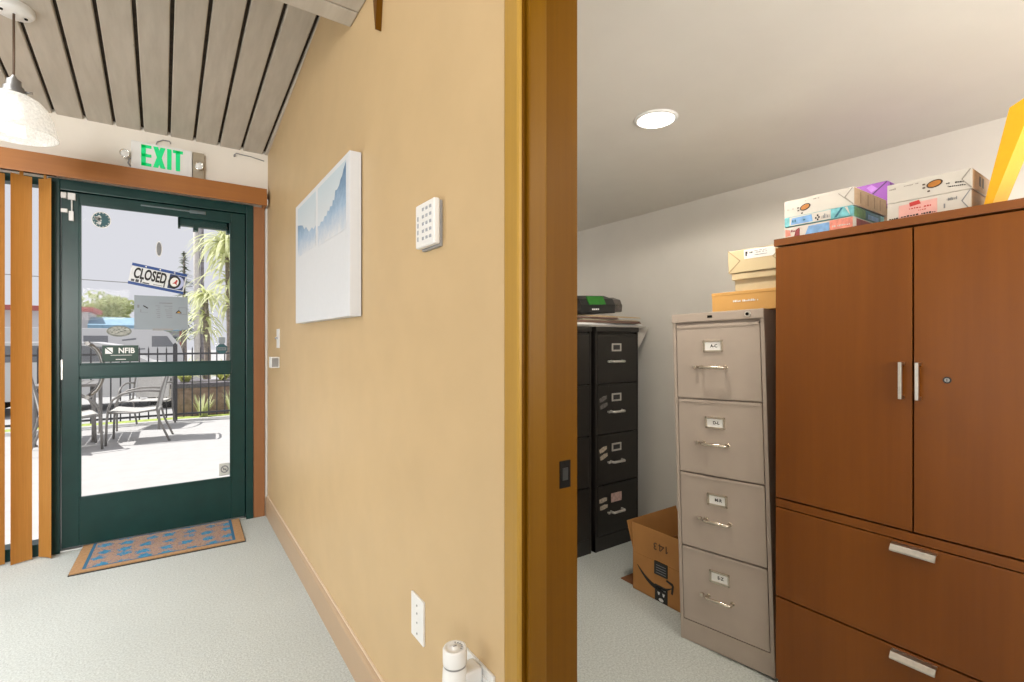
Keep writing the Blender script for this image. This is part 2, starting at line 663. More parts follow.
mb.tube([(-0.425, YD + 0.046, 1.235), (-0.425, YD + 0.10, 1.235), (-0.418, YD + 0.115, 1.23)] +
        [(-0.43 + 0.085 * math.sin(a) * 0.9, YD + 0.118, 1.07 + 0.155 * math.cos(a)) for a in [k * PI / 10 for k in range(1, 10)]] +
        [(-0.418, YD + 0.115, 0.91), (-0.425, YD + 0.10, 0.905), (-0.425, YD + 0.046, 0.905)], 0.013, 10)
part('pull_handle', mb, mat('dull_aluminium', (0.32, 0.31, 0.30), 0.4, 0.6), d1)
mb = MB()
mb.box(XL + 0.052, XR - 0.046, YD - 0.02, YD + 0.12, 0.0, 0.013, 0.003)
part('threshold', mb, mat('threshold_aluminium', (0.55, 0.56, 0.54), 0.35, 0.8), d1)
mb = MB()
mb.box(XL + 0.052, XL + 0.062, YD - 0.004, YD + 0.012, 1.02, 1.14, 0.002)
part('latch_guard', mb, M_STEEL, d1, 'steel latch guard')
ms = thing('alarm_contact', 'small white alarm contact at the top hinge corner of the green door', 'alarm sensor', (-0.49, YD - 0.02, 2.03))
mb = MB()
mb.box(-0.535, -0.510, YD - 0.022, YD, 2.095, 2.128, 0.002)
part('frame_magnet', mb, M_WHITEPL, ms)
mb = MB()
mb.box(-0.535, -0.505, YD - 0.022, YD, 2.01, 2.032, 0.002)
part('frame_magnet', mb, M_WHITEPL, ms)
mb = MB()
mb.box(-0.505, -0.470, YD - 0.018, YD, 2.090, 2.130, 0.002)
part('switch_housing', mb, M_WHITEPL, ms)
mb = MB()
mb.box(-0.500, -0.478, YD - 0.018, YD, 1.965, 2.022, 0.002)
part('switch_housing', mb, M_WHITEPL, ms)
mb = MB()
mb.cyl((-0.487, YD - 0.01, 2.020), (-0.487, YD - 0.01, 2.092), 0.004, n=8)
part('sensor_lead', mb, M_WHITEPL, ms)

# brown casing between door and corner, white wire channel in the corner
mb = MB()
mb.box(0.476, 0.548, YD - 0.016, YD, 0.0, 2.200, 0.003)
struct('trim_1', mb, M_CASEBROWN)
mb = MB()
mb.box(0.553, 0.563, YD - 0.010, YD, 0.136, 2.20, 0.002)
struct('trim_2', mb, M_WHITEPL)

# ------------------------------------------------------------------ sidelight window and vertical blind
mb = MB()
WXL, WXR = -1.75, -0.59
mb.box(WXL, WXL + 0.045, YD + 0.02, YD + 0.11, 0.045, 2.205, 0.003)
mb.box(WXR - 0.030, WXR - 0.001, YD + 0.02, YD + 0.11, 0.045, 2.205, 0.003)
mb.box(WXL, WXR - 0.002, YD + 0.004, YD + 0.11, 0.0, 0.070, 0.003)
mb.box(WXL, WXR, YD + 0.02, YD + 0.11, 2.16, 2.205, 0.003)
w1 = struct('window_1', mb, M_DOORGREEN)
mb = MB()
mb.box(WXL + 0.045, WXR - 0.030, YD + 0.06, YD + 0.066, 0.070, 2.16)
part('window_pane', mb, M_GLASS, w1)
mb = MB()
mb.box(WXR - 0.006, WXR + 0.012, YD - 0.024, YD, 0.0, 2.20, 0.002)
struct('trim_3', mb, M_WHITEPL)


def slat_mat():
    t = NT('orange_blind_fabric')
    v = t.coords((200, 200, 6))
    f = t.noise(v, 1.0, 3, 0.6)
    t.l(t.ramp(f, [(0.3, (0.50, 0.23, 0.04)), (0.7, (0.60, 0.29, 0.06))]), t.b.inputs['Base Color'])
    t.b.inputs['Roughness'].default_value = 0.6
    tl = t.n('ShaderNodeBsdfTranslucent')
    tl.inputs[0].default_value = (0.75, 0.38, 0.12, 1)
    mx = t.n('ShaderNodeMixShader')
    mx.inputs[0].default_value = 0.35
    t.l(t.b.outputs[0], mx.inputs[1])
    t.l(tl.outputs[0], mx.inputs[2])
    t.l(mx.outputs[0], t.out.inputs[0])
    return t.m


M_SLAT = slat_mat()
vb = thing('vertical_blind', 'orange brown vertical blind with wooden valance above the door and side window', 'blind', (-0.6, YD - 0.1, 0.02))
mb = MB()
mb.box(-1.85, 0.548, 3.782, 3.800, 2.195, 2.310, 0.003)
mb.box(0.530, 0.548, 3.800, YD, 2.195, 2.310, 0.003)
mb.box(-1.85, 0.548, 3.800, YD, 2.292, 2.308, 0.002)
part('valance', mb, M_TRIMBROWN, vb)
mb = MB()
mb.box(0.549, 0.556, 3.79, 3.83, 2.20, 2.245, 0.002)
part('valance_clip', mb, M_WHITEPL, vb, 'white plastic clip')
mb = MB()
mb.box(-1.80, -0.55, 3.825, 3.860, 2.205, 2.240, 0.002)
part('headrail', mb, M_BRASS, vb)
SL = [(-0.597, -46), (-0.692, 28), (-0.800, 36)] + [(-0.800 - 0.098 * i, 33) for i in range(1, 9)]
for (x, ang) in SL:
    mb = MB()
    n = 8
    pr = [(-0.045 + 0.09 * i / n, 0.006 * (1 - (2 * i / n - 1) ** 2)) for i in range(n + 1)]
    pr += [(p[0], p[1] + 0.0012) for p in reversed(pr)]
    M = Matrix.Translation((x, 3.842 if x > -0.62 else 3.835, 0)) @ Matrix.Rotation(R(ang), 4, 'Z')
    mb.prism(pr, 'z', 0.006, 2.185, M=M)
    mb.box(-0.008, 0.008, -0.001, 0.003, 2.18, 2.21, mi=0, M=M)
    part('blind_slat', mb, M_SLAT, vb)

# ------------------------------------------------------------------ exit sign
M_EXITGREEN = mat('exit_green', (0.0, 0.62, 0.20), 0.4, var=0.03, emit=(0.0, 0.62, 0.20), estr=0.25)
ex = thing('exit_sign', 'white exit sign with green letters and two emergency lamp heads', 'exit sign', (-0.02, YD, 2.31))
mb = MB()
mb.box(-0.206, 0.112, 3.850, YD, 2.318, 2.500, 0.006)
hs = part('housing', mb, M_WHITEPL, ex)
mb = MB()


def glyph(mbx, ch, x, z, w, h, s, y0, y1, mi=0):
    if ch == 'E':
        mbx.box(x, x + s, y0, y1, z, z + h, mi=mi)
        for zz in (z, z + h / 2 - s * .38, z + h - s * .8):
            mbx.box(x, x + w, y0, y1, zz, zz + s * .8, mi=mi)
    elif ch == 'I':
        mbx.box(x, x + s, y0, y1, z, z + h, mi=mi)
    elif ch == 'T':
        mbx.box(x + w / 2 - s / 2, x + w / 2 + s / 2, y0, y1, z, z + h, mi=mi)
        mbx.box(x, x + w, y0, y1, z + h - s * .8, z + h, mi=mi)
    elif ch == 'X':
        mbx.prism([(x, z), (x + s * 1.1, z), (x + w, z + h), (x + w - s * 1.1, z + h)], 'y', y0, y1, mi=mi)
        mbx.prism([(x, z + h), (x + s * 1.1, z + h), (x + w, z), (x + w - s * 1.1, z)], 'y', y0 - .0003, y1, mi=mi)


lx = -0.156
for ch, w in (('E', 0.052), ('X', 0.064), ('I', 0.022), ('T', 0.054)):
    glyph(mb, ch, lx, 2.352, w, 0.132, 0.0235, 3.8475, 3.852)
    lx += w + 0.0085
part('exit_lettering', mb, M_EXITGREEN, ex, 'green EXIT letters')
mb = MB()
mb.box(0.116, 0.180, 3.862, YD, 2.318, 2.500, 0.003)
part('battery_box', mb, mat('taupe_metal', (0.42, 0.36, 0.27), 0.4, 0.3), ex, 'taupe side plate')
for (x, z) in ((0.150, 2.405), (-0.236, 2.405)):
    mb = MB()
    Mx = Matrix.Translation((x, 3.86, z)) @ Matrix.Rotation(R(90), 4, 'X')
    mb.lathe([(0.0, -0.03), (0.016, -0.028), (0.022, -0.01), (0.026, 0.022), (0.0265, 0.028), (0.023, 0.029), (0.020, 0.020), (0.012, 0.012), (0.0, 0.010)], n=24, M=Mx)
    mb.cyl((x, 3.88, z), (x, YD, z), 0.006, n=8)
    hd = part('lamp_head', mb, M_CHROME, ex)
    mb = MB()
    mb.lathe([(0.0, 0.030), (0.008, 0.029), (0.015, 0.026), (0.020, 0.022)], n=20, M=Mx)
    part('lamp_lens', mb, M_WHITEPL, hd)
mb = MB()
mb.tube([(-0.195, 3.875, 2.40), (-0.215, 3.868, 2.385), (-0.222, 3.875, 2.36), (-0.21, 3.885, 2.345)], 0.004, 8)
part('lamp_wire', mb, M_GREYPL, ex)
mb = MB()
mb.tube([(-0.085, 3.89, 2.498), (-0.075, 3.888, 2.53), (-0.045, 3.887, 2.548), (-0.01, 3.89, 2.549), (-0.004, 3.892, 2.535)], 0.0035, 8)
part('supply_cord', mb, M_GREYPL, ex)
mb = MB()
mb.tube([(0.36, YD - 0.004, 2.545), (0.37, YD - 0.006, 2.556), (0.46, YD - 0.004, 2.552), (0.545, YD - 0.004, 2.538)], 0.0032, 8)
mb.cyl((0.36, YD - .001, 2.537), (0.36, YD - 0.02, 2.537), 0.007, n=10)
solid('ceiling_cable', mb, M_GREYPL, (0.45, YD, 2.54), 'thin grey cable stapled along the top of the cream wall', 'cable')

# ------------------------------------------------------------------ pendant lamp
PX, PY = -0.56, 2.97
PZ = cz(PY)


def seeded():
    t = NT('seeded_lamp_glass')
    v = t.coords()
    f = t.noise(v, 90, 4, 0.7)
    tr = t.n('ShaderNodeBsdfTransparent')
    df = t.n('ShaderNodeBsdfTranslucent')
    df.inputs[0].default_value = (0.95, 0.95, 0.93, 1)
    d2 = t.n('ShaderNodeBsdfDiffuse')
    d2.inputs[0].default_value = (0.9, 0.9, 0.89, 1)
    m0 = t.n('ShaderNodeMixShader')
    m0.inputs[0].default_value = 0.5
    t.l(df.outputs[0], m0.inputs[1])
    t.l(d2.outputs[0], m0.inputs[2])
    gl = t.n('ShaderNodeBsdfGlossy')
    gl.inputs['Roughness'].default_value = 0.08
    m1 = t.n('ShaderNodeMixShader')
    r = t.ramp(f, [(0.35, (0.42, 0.42, 0.42)), (0.65, (0.72, 0.72, 0.72))])
    t.l(r, m1.inputs[0])
    t.l(tr.outputs[0], m1.inputs[1])
    t.l(m0.outputs[0], m1.inputs[2])
    m2 = t.n('ShaderNodeMixShader')
    m2.inputs[0].default_value = 0.07
    t.l(m1.outputs[0], m2.inputs[1])
    t.l(gl.outputs[0], m2.inputs[2])
    t.l(m2.outputs[0], t.out.inputs[0])
    return t.m


pl = thing('pendant_lamp', 'pendant lamp with seeded glass dome hanging from the plank ceiling', 'lamp', (PX, PY, PZ))
mb = MB()
mb.lathe([(0.0, 0.02), (0.066, 0.02), (0.068, 0.004), (0.068, -0.014), (0.062, -0.022), (0.0, -0.023)], (PX, PY, PZ - 0.004), 32)
cn = part('canopy', mb, M_WHITEPL, pl)
mb = MB()
for a in (0.5, 0.5 + PI):
    mb = MB()
    mb.cyl((PX + 0.04 * math.cos(a), PY + 0.04 * math.sin(a), PZ - 0.024), (PX + 0.04 * math.cos(a), PY + 0.04 * math.sin(a), PZ - 0.031), 0.006, n=10)
    part('canopy_screw', mb, M_BRASS, cn)
mb = MB()
mb.cyl((PX, PY, PZ - 0.02), (PX, PY, 2.37), 0.0045, n=10)
part('cord', mb, mat('brown_cord', (0.14, 0.09, 0.06), 0.5), pl)
mb = MB()
mb.lathe([(0.005, 0.085), (0.012, 0.07), (0.024, 0.062), (0.026, 0.035), (0.034, 0.032), (0.036, 0.012), (0.044, 0.008), (0.046, -0.004), (0.0, -0.006)], (PX, PY, 2.315), 28)
mb.cyl((PX + 0.036, PY, 2.335), (PX + 0.060, PY - 0.004, 2.335), 0.005, n=8)
part('socket', mb, mat('grey_cast_metal', (0.30, 0.29, 0.28), 0.35, 0.7), pl)
mb = MB()
pf = [(0.040, 0.165), (0.062, 0.160), (0.088, 0.145), (0.112, 0.115), (0.129, 0.075), (0.139, 0.035), (0.145, 0.0), (0.147, -0.003)]
mb.lathe(pf + [(r - 0.003, z - 0.0015) for r, z in reversed(pf)], (PX, PY, 2.150), 48)
part('glass_shade', mb, seeded(), pl)
mb = MB()
mb.lathe([(0.0, -0.10), (0.018, -0.095), (0.030, -0.075), (0.033, -0.055), (0.027, -0.03), (0.014, -0.012), (0.013, 0.0)], (PX, PY, 2.312), 24)
part('bulb', mb, mat('lit_bulb', (0.9, 0.88, 0.82), 0.3, emit=(1.0, 0.93, 0.8), estr=1.2), pl)
lamp('pendant_glow', 'POINT', (PX, PY, 2.19), 0.35, (1.0, 0.93, 0.82), 0.04)

# ------------------------------------------------------------------ framed canvas on the ochre wall
def art_mat():
    t = NT('misty_blue_print')
    v = t.coords()
    sp = t.n('ShaderNodeSeparateXYZ')
    t.l(v, sp.inputs[0])
    f = t.noise(v, 22, 5, 0.7)
    add = t.n('ShaderNodeMath', operation='MULTIPLY_ADD')
    t.l(f, add.inputs[0])
    add.inputs[1].default_value = 0.14
    t.l(sp.outputs['Z'], add.inputs[2])
    c = t.ramp(add.outputs[0], [(0.39, (0.66, 0.68, 0.72)), (0.49, (0.33, 0.46, 0.62)), (0.60, (0.10, 0.20, 0.34))])
    t.l(c, t.b.inputs['Base Color'])
    t.b.inputs['Roughness'].default_value = 0.6
    return t.m


PY0, PY1, PZ0, PZ1 = 1.772, 2.700, 1.340, 1.934
pc = thing('canvas_picture', 'white canvas picture of misty blue mountains on the ochre wall', 'picture', (WX, 2.23, PZ0))
mb = MB()
mb.box(WX - 0.046, WX - 0.004, PY0, PY1, PZ0, PZ1, 0.003)
part('canvas', mb, mat('white_canvas', (0.67, 0.69, 0.725), 0.6, var=0.01), pc)
xf = WX - 0.0466
M_ARTSKY = mat('pale_sky_print', (0.58, 0.66, 0.72), 0.6, var=0.05, scale=5)
M_ART = art_mat()
# sky panels
mb = MB()


def slab(mbx, pts, x, th=0.0004, mi=0):
    mbx.prism(pts, 'x', x - th, x, mi=mi)


def sky_mat():
    t = NT('fading_sky_print')
    sp = t.n('ShaderNodeSeparateXYZ')
    t.l(t.coords(), sp.inputs[0])
    t.l(t.ramp(sp.outputs['Z'], [(0.36, (0.67, 0.69, 0.725)), (0.58, (0.50, 0.60, 0.67))]), t.b.inputs['Base Color'])
    t.b.inputs['Roughness'].default_value = 0.6
    return t.m


slab(mb, [(2.642, 1.70), (2.642, 1.912), (2.272, 1.912), (2.272, 1.70)], xf)
slab(mb, [(2.232, 1.70), (2.232, 1.912), (1.815, 1.912), (1.815, 1.70)], xf)
part('sky_print', mb, sky_mat(), pc)
mb = MB()
ridge = [(1.815, 1.905), (1.83, 1.895), (1.845, 1.885), (1.86, 1.868), (1.885, 1.858), (1.90, 1.842), (1.93, 1.832), (1.955, 1.835), (1.97, 1.80), (1.99, 1.806), (2.00, 1.785), (2.03, 1.79), (2.045, 1.775), (2.07, 1.782),
         (2.085, 1.765), (2.12, 1.768), (2.14, 1.752), (2.18, 1.758), (2.20, 1.745), (2.232, 1.748)]
slab(mb, [(2.232, 1.66), (1.815, 1.66)] + ridge, xf - 0.0004)
ridge2 = [(2.272, 1.76), (2.31, 1.75), (2.34, 1.765), (2.40, 1.755), (2.46, 1.79), (2.50, 1.785), (2.53, 1.81), (2.58, 1.82), (2.642, 1.83)]
slab(mb, [(2.642, 1.67), (2.272, 1.67)] + ridge2, xf - 0.0004)
part('mountain_print', mb, M_ART, pc)

# ------------------------------------------------------------------ wall devices in the hall
kp = thing('alarm_keypad', 'white alarm keypad with grey buttons on the ochre wall beside the picture', 'keypad', (WX, 1.18, 1.50))
mb = MB()
mb.box(WX - 0.010, WX, 1.130, 1.236, 1.492, 1.612, 0.004)
part('back_plate', mb, M_GREYPL, kp)
mb = MB()
mb.box(WX - 0.028, WX - 0.010, 1.124, 1.238, 1.497, 1.614, 0.008, seg=3)
bd = part('keypad_cover', mb, M_WHITEPL, kp)
mb = MB()
for r_ in range(5):
    for c_ in range(3):
        yy = 1.139 + c_ * 0.022
        zz = 1.515 + r_ * 0.019
        mb.box(WX - 0.0295, WX - 0.027, yy, yy + 0.011, zz, zz + 0.008, 0.001)
part('number_keys', mb, mat('grey_button', (0.36, 0.38, 0.42), 0.5), kp)
mb = MB()
for r_ in range(4):
    mb.box(WX - 0.0292, WX - 0.027, 1.217, 1.224, 1.515 + r_ * 0.018, 1.527 + r_ * 0.018, 0.001)
part('function_keys', mb, mat('grey_button', (0.36, 0.38, 0.42), 0.5), kp)

sw = thing('light_switch', 'white toggle light switch on the ochre wall beyond the picture', 'light switch', (WX, 3.47, 1.20))
mb = MB()
mb.box(WX - 0.007, WX, 3.425, 3.505, 1.205, 1.328, 0.002)
part('switch_plate', mb, M_WHITEPL, sw)
mb = MB()
mb.box(WX - 0.022, WX - 0.006, 3.461, 3.469, 1.262, 1.275, 0.001)
part('toggle', mb, M_GREYPL, sw, 'grey toggle lever')
tb = thing('wall_control_box', 'small grey control box on the ochre wall below the light switch', 'control box', (WX, 3.46, 1.075))
mb = MB()
mb.box(WX - 0.052, WX, 3.43, 3.50, 1.078, 1.148, 0.004)
part('box_housing', mb, M_WHITEPL, tb)
mb = MB()
mb.box(WX - 0.046, WX - 0.008, 3.4275, 3.431, 1.085, 1.141, 0.001)
part('box_cover', mb, M_GREYPL, tb, 'grey cover plate')

ol = thing('cable_wall_plate', 'white wall plate with small dark screws low on the ochre wall, mid wall', 'wall plate', (WX, 1.275, 0.41))
mb = MB()
mb.box(WX - 0.006, WX, 1.236, 1.318, 0.414, 0.535, 0.002)
part('wall_plate', mb, M_WHITEPL, ol)
mb = MB()
for zz in (0.462, 0.488, 0.510, 0.432):
    mb = MB()
    mb.cyl((WX - 0.0075, 1.277, zz), (WX - 0.005, 1.277, zz), 0.0028, n=10)
    part('plate_screw', mb, M_GREYPL, ol)

o2 = thing('power_outlet', 'white duplex power outlet on the ochre wall beside the amber door casing', 'power outlet', (WX, 0.945, 0.41))
mb = MB()
mb.box(WX - 0.006, WX, 0.882, 1.010, 0.405, 0.532, 0.002)
part('outlet_plate', mb, M_WHITEPL, o2)
mb = MB()
mb.box(WX - 0.009, WX - 0.005, 0.905, 0.940, 0.425, 0.515, 0.002)
ins = part('receptacle', mb, M_WHITEPL, o2)
mb = MB()
for zz in (0.492, 0.448):
    for yy in (0.916, 0.929):
        mb.box(WX - 0.0096, WX - 0.0085, yy - 0.0012, yy + 0.0012, zz, zz + 0.010)
part('outlet_slots', mb, M_INK, ins)
fr = thing('plug_in_freshener', 'white plug-in air freshener with grey band standing out from the power outlet', 'air freshener', (0.50, 0.945, 0.43))
FX, FY, FZ = 0.503, 0.940, 0.589
mb = MB()
mb.lathe([(0.0255, -0.034), (0.026, -0.03), (0.026, -0.003), (0.0245, 0.0), (0.020, 0.0005), (0.019, -0.0015), (0.008, -0.0015), (0.0075, 0.0015), (0.0, 0.002)], (FX, FY, FZ), 40)
part('dial_cap', mb, M_WHITEPL, fr)
mb = MB()
mb.lathe([(0.0235, -0.040), (0.0235, -0.033)], (FX, FY, FZ), 40)
part('grey_band', mb, M_GREYPL, fr, 'grey ring below the cap')
mb = MB()
mb.lathe([(0.0245, -0.0385), (0.0258, -0.044), (0.0275, -0.075), (0.029, -0.11), (0.027, -0.135), (0.0, -0.138)], (FX, FY, FZ), 40)
mb.box(0.515, WX - 0.009, FY - 0.022, FY + 0.022, FZ - 0.125, FZ - 0.052, 0.012, seg=4)
part('scent_housing', mb, M_WHITEPL, fr)
mb = MB()
for i in range(6):
    a = R(-150 + 24 * i)
    mb.box(-0.0012, 0.0012, 0.013, 0.017, 0.0004, 0.0009, M=Matrix.Translation((FX, FY, FZ)) @ Matrix.Rotation(a, 4, 'Z'))
mb.box(-0.004, 0.004, -0.0012, 0.0012, 0.0018, 0.0026, M=Matrix.Translation((FX, FY, FZ)))
part('dial_marks', mb, M_GREYINK, fr)


# ------------------------------------------------------------------ doormat
def mat_mat():
    t = NT('woven_floral_mat')
    tc = t.n('ShaderNodeTexCoord')
    sp = t.n('ShaderNodeSeparateXYZ')
    t.l(tc.outputs['Object'], sp.inputs[0])
    HX, HY = 0.412, 0.235

    def m(op, a, b=None):
        x = t.n('ShaderNodeMath', operation=op)
        for i, v in enumerate((a, b)):
            if v is None:
                continue
            if isinstance(v, (int, float)):
                x.inputs[i].default_value = v
            else:
                t.l(v, x.inputs[i])
        return x.outputs[0]
    ex_ = m('SUBTRACT', HX, m('ABSOLUTE', sp.outputs[0]))
    ey_ = m('SUBTRACT', HY, m('ABSOLUTE', sp.outputs[1]))
    e = m('MINIMUM', m('MULTIPLY', ex_, 0.62), ey_)
    vo = t.n('ShaderNodeTexVoronoi')
    vo.inputs['Scale'].default_value = 9.5
    vo.inputs['Randomness'].default_value = 0.35
    t.l(t.coords(), vo.inputs['Vector'])
    ns = t.noise(t.coords(), 55, 4, 0.8)
    dist = m('ADD', vo.outputs['Distance'], m('MULTIPLY', m('SUBTRACT', ns, 0.5), 1.3))
    flower = m('LESS_THAN', dist, 0.30)
    n2 = t.noise(t.coords(), 60, 3, 0.8)
    field = t.ramp(n2, [(0.35, (0.22, 0.12, 0.07)), (0.48, (0.44, 0.33, 0.24)), (0.57, (0.36, 0.17, 0.14)), (0.66, (0.17, 0.25, 0.28))])
    blue = t.ramp(ns, [(0.35, (0.02, 0.16, 0.33)), (0.65, (0.07, 0.34, 0.55))])
    c = t.mix(flower, field, blue)
    tan = t.ramp(n2, [(0.3, (0.36, 0.20, 0.09)), (0.7, (0.50, 0.30, 0.15))])
    border = m('LESS_THAN', e, 0.030)
    line = m('MULTIPLY', m('GREATER_THAN', e, 0.030), m('LESS_THAN', e, 0.040))
    c = t.mix(border, c, tan)
    c = t.mix(line, c, (0.03, 0.14, 0.26))
    t.l(c, t.b.inputs['Base Color'])
    t.b.inputs['Roughness'].default_value = 0.95
    t.bump(n2, 0.6, 0.004)
    return t.m


dm = thing('doormat', 'tan doormat with blue flowers on the carpet before the green door', 'doormat', (-0.03, 3.70, 0.0), world=False, rz=R(-1.5))
mb = MB()
mb.box(-0.412, 0.412, -0.235, 0.205, 0.005, 0.014, 0.002)
part('woven_top', mb, mat_mat(), dm)
mb = MB()
mb.box(-0.416, 0.416, -0.239, 0.208, 0.0, 0.006, 0.001)
part('rubber_backing', mb, M_BLACKPL, dm, 'black rubber backing')

# ------------------------------------------------------------------ signs and stickers on the glass
YG = YD + 0.0178                # room side of the glass


def disc(mbx, x, z, rx, rz_, y0, y1, n=40, mi=0):
    mbx.prism([(x + rx * math.cos(2 * PI * i / n), z + rz_ * math.sin(2 * PI * i / n)) for i in range(n)], 'y', y0, y1, mi=mi)


M_TEAL = mat('teal_decal', (0.02, 0.09, 0.11), 0.5, var=0.2, scale=60)
M_BLUE = mat('blue_sign_edge', (0.006, 0.055, 0.25), 0.4, var=0.05)
M_PAPER = mat('white_paper', (0.76, 0.76, 0.75), 0.7, var=0.02)
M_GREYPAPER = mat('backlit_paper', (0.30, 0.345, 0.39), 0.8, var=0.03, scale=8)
M_RED = mat('red_print', (0.45, 0.03, 0.03), 0.5, var=0.05)

mb = MB()
disc(mb, -0.354, 1.995, 0.047, 0.051, YG - 0.0006, YG, mi=1)
disc(mb, -0.354, 1.995, 0.042, 0.046, YG - 0.0012, YG - 0.0006, mi=0)
random.seed(4)
for i in range(16):
    a = random.uniform(PI * 0.55, PI * 1.5)
    q = random.uniform(0.004, 0.032)
    disc(mb, -0.358 + q * math.cos(a), 1.997 + q * math.sin(a), random.uniform(.004, .011), random.uniform(.003, .007), YG - 0.0018, YG - 0.0012, 9, mi=1)
for i in range(14):
    a = 2 * PI * i / 14
    disc(mb, -0.354 + 0.037 * math.cos(a), 1.995 + 0.041 * math.sin(a), .003, .003, YG - 0.0018, YG - 0.0012, 6, mi=1)
solid('round_sticker', mb, [M_TEAL, M_WHITEPL], (-0.354, YG, 1.945), 'round teal and white sticker in the upper corner of the door glass', 'sticker')
mb = MB()
disc(mb, -0.066, 1.847, 0.017, 0.050, YG - 0.0006, YG, mi=1)
disc(mb, -0.066, 1.847, 0.013, 0.044, YG - 0.0012, YG - 0.0006, mi=0)
for i in (-1, 0, 1):
    mb.box(-0.066 + i * 0.006 - 0.001, -0.066 + i * 0.006 + 0.001, YG - 0.0018, YG - 0.0012, 1.82, 1.875, mi=2)
solid('oval_sticker', mb, [M_GREYINK, M_WHITEPL, M_GREYPL], (-0.066, YG, 1.797), 'slim upright oval sticker on the door glass above the CLOSED sign', 'sticker')

# CLOSED sign, hung askew
cs = thing('closed_sign', 'tilted white CLOSED sign with blue edges hanging on the door glass', 'sign', (-0.070, YG, 1.653), world=False, rot=(0, R(10.4), 0))
mb = MB()
mb.box(-0.147, 0.147, -0.003, 0.0, -0.0685, 0.0685, 0.0008)
part('sign_board', mb, mat('sign_white', (0.72, 0.74, 0.76), 0.5, var=0.02), cs)
mb = MB()
for s in (-1, 1):
    mb.box(-0.147, 0.147, -0.0040, -0.0028, s * 0.0685 - (0.018 if s > 0 else 0), s * 0.0685 + (0 if s > 0 else 0.018))
part('blue_band', mb, M_BLUE, cs, 'blue bands along both long edges')
mb = MB()
for xx in (-0.075, 0.0, 0.078):
    mb = MB()
    mb.cyl((xx, -0.0046, 0.060), (xx, -0.0036, 0.060), 0.0042, n=12)
    part('sign_stud', mb, M_WHITEPL, cs)
mb = MB()
mb.text('CLOSED', 0.092, face_y(-0.043, -0.0036, 0.006), sx=0.50, bold=0.0030)
part('closed_lettering', mb, M_INK, cs, 'black CLOSED letters')
mb = MB()
for (x0, x1, z0, z1) in ((-0.135, -0.118, -0.047, -0.033), (-0.112, -0.095, -0.048, -0.03), (-0.088, -0.08, -0.047, -0.026), (-0.075, -0.040, -0.048, -0.040), (-0.02, 0.03, -0.043, -0.040), (0.034, 0.041, -0.048, 0.03)):
    mb.box(x0, x1, -0.0036, -0.0028, z0, z1)
part('ghost_lettering', mb, mat('show_through_ink', (0.07, 0.075, 0.085), 0.6), cs)
mb = MB()
mb.box(0.056, 0.140, -0.0036, -0.0028, -0.046, 0.048, mi=0)
disc(mb, 0.104, 0.0, 0.036, 0.042, -0.0042, -0.0036, mi=3)
disc(mb, 0.088, 0.0, 0.034, 0.042, -0.0046, -0.0040, mi=1)
disc(mb, 0.088, 0.0, 0.023, 0.030, -0.0052, -0.0046, mi=2)
mb.prism([(0.078, -0.012), (0.090, 0.002), (0.096, 0.018), (0.104, 0.014), (0.100, -0.004), (0.106, -0.018), (0.092, -0.010)], 'y', -0.0058, -0.0052, mi=4)
part('sign_emblem', mb, [mat('navy_print', (0.015, 0.035, 0.12), 0.5), M_INK, M_WHITEPL, mat('lilac_print', (0.45, 0.50, 0.75), 0.5), M_RED], cs, 'round black, white and red emblem')

nt = thing('paper_notice', 'grey paper notice with faint printed list taped on the door glass', 'notice', (-0.052, YG, 1.324))
mb = MB()
mb.box(-0.194, 0.090, YG - 0.0006, YG, 1.324, 1.541)
part('paper_sheet', mb, M_GREYPAPER, nt)
mb = MB()
yy0, yy1 = YG - 0.0010, YG - 0.0006
mb.box(-0.065, 0.005, yy0, yy1, 1.494, 1.500)
random.seed(2)
for i in range(7):
    z = 1.476 - i * 0.0125
    wq = random.uniform(0.018, 0.045)
    mb.box(0.005 - wq, 0.005, yy0, yy1, z, z + 0.0035)
    wq = random.uniform(0.012, 0.026)
    mb.box(-0.06 - wq, -0.06, yy0, yy1, z, z + 0.0030)
part('notice_lettering', mb, M_GREYINK, nt)
mb = MB()
mb.prism([(-0.150, 1.474), (-0.146, 1.479), (-0.122, 1.463), (-0.125, 1.457)], 'y', yy0, yy1, mi=0)
mb.box(-0.178, -0.168, yy0, yy1, 1.462, 1.481, mi=1)
mb.box(-0.163, -0.158, yy0, yy1, 1.433, 1.452, mi=1)
mb.box(-0.158, -0.125, yy0, yy1, 1.433, 1.435, mi=1)
mb.prism([(0.022, 1.432), (0.056, 1.432), (0.052, 1.440), (0.040, 1.455), (0.026, 1.441)], 'y', yy0, yy1, mi=0)
mb.prism([(0.028, 1.435), (0.051, 1.435), (0.040, 1.446)], 'y', yy0 - 0.0003, yy1, mi=2)
for (a, b, c, d) in ((0.040, 0.084, 1.469, 1.472), (0.040, 0.084, 1.424, 1.427), (0.082, 0.084, 1.424, 1.472), (0.040, 0.042, 1.450, 1.472)):
    mb.box(a, b, yy0, yy1, c, d, mi=1)
part('notice_drawing', mb, [M_INK, M_GREYINK, mat('ochre_print', (0.55, 0.30, 0.05), 0.6)], nt)
mb = MB()
mb.box(-0.100, 0.010, YG - 0.0011, YG - 0.0004, 1.318, 1.331)
part('tape_strip', mb, M_GREYPL, nt)

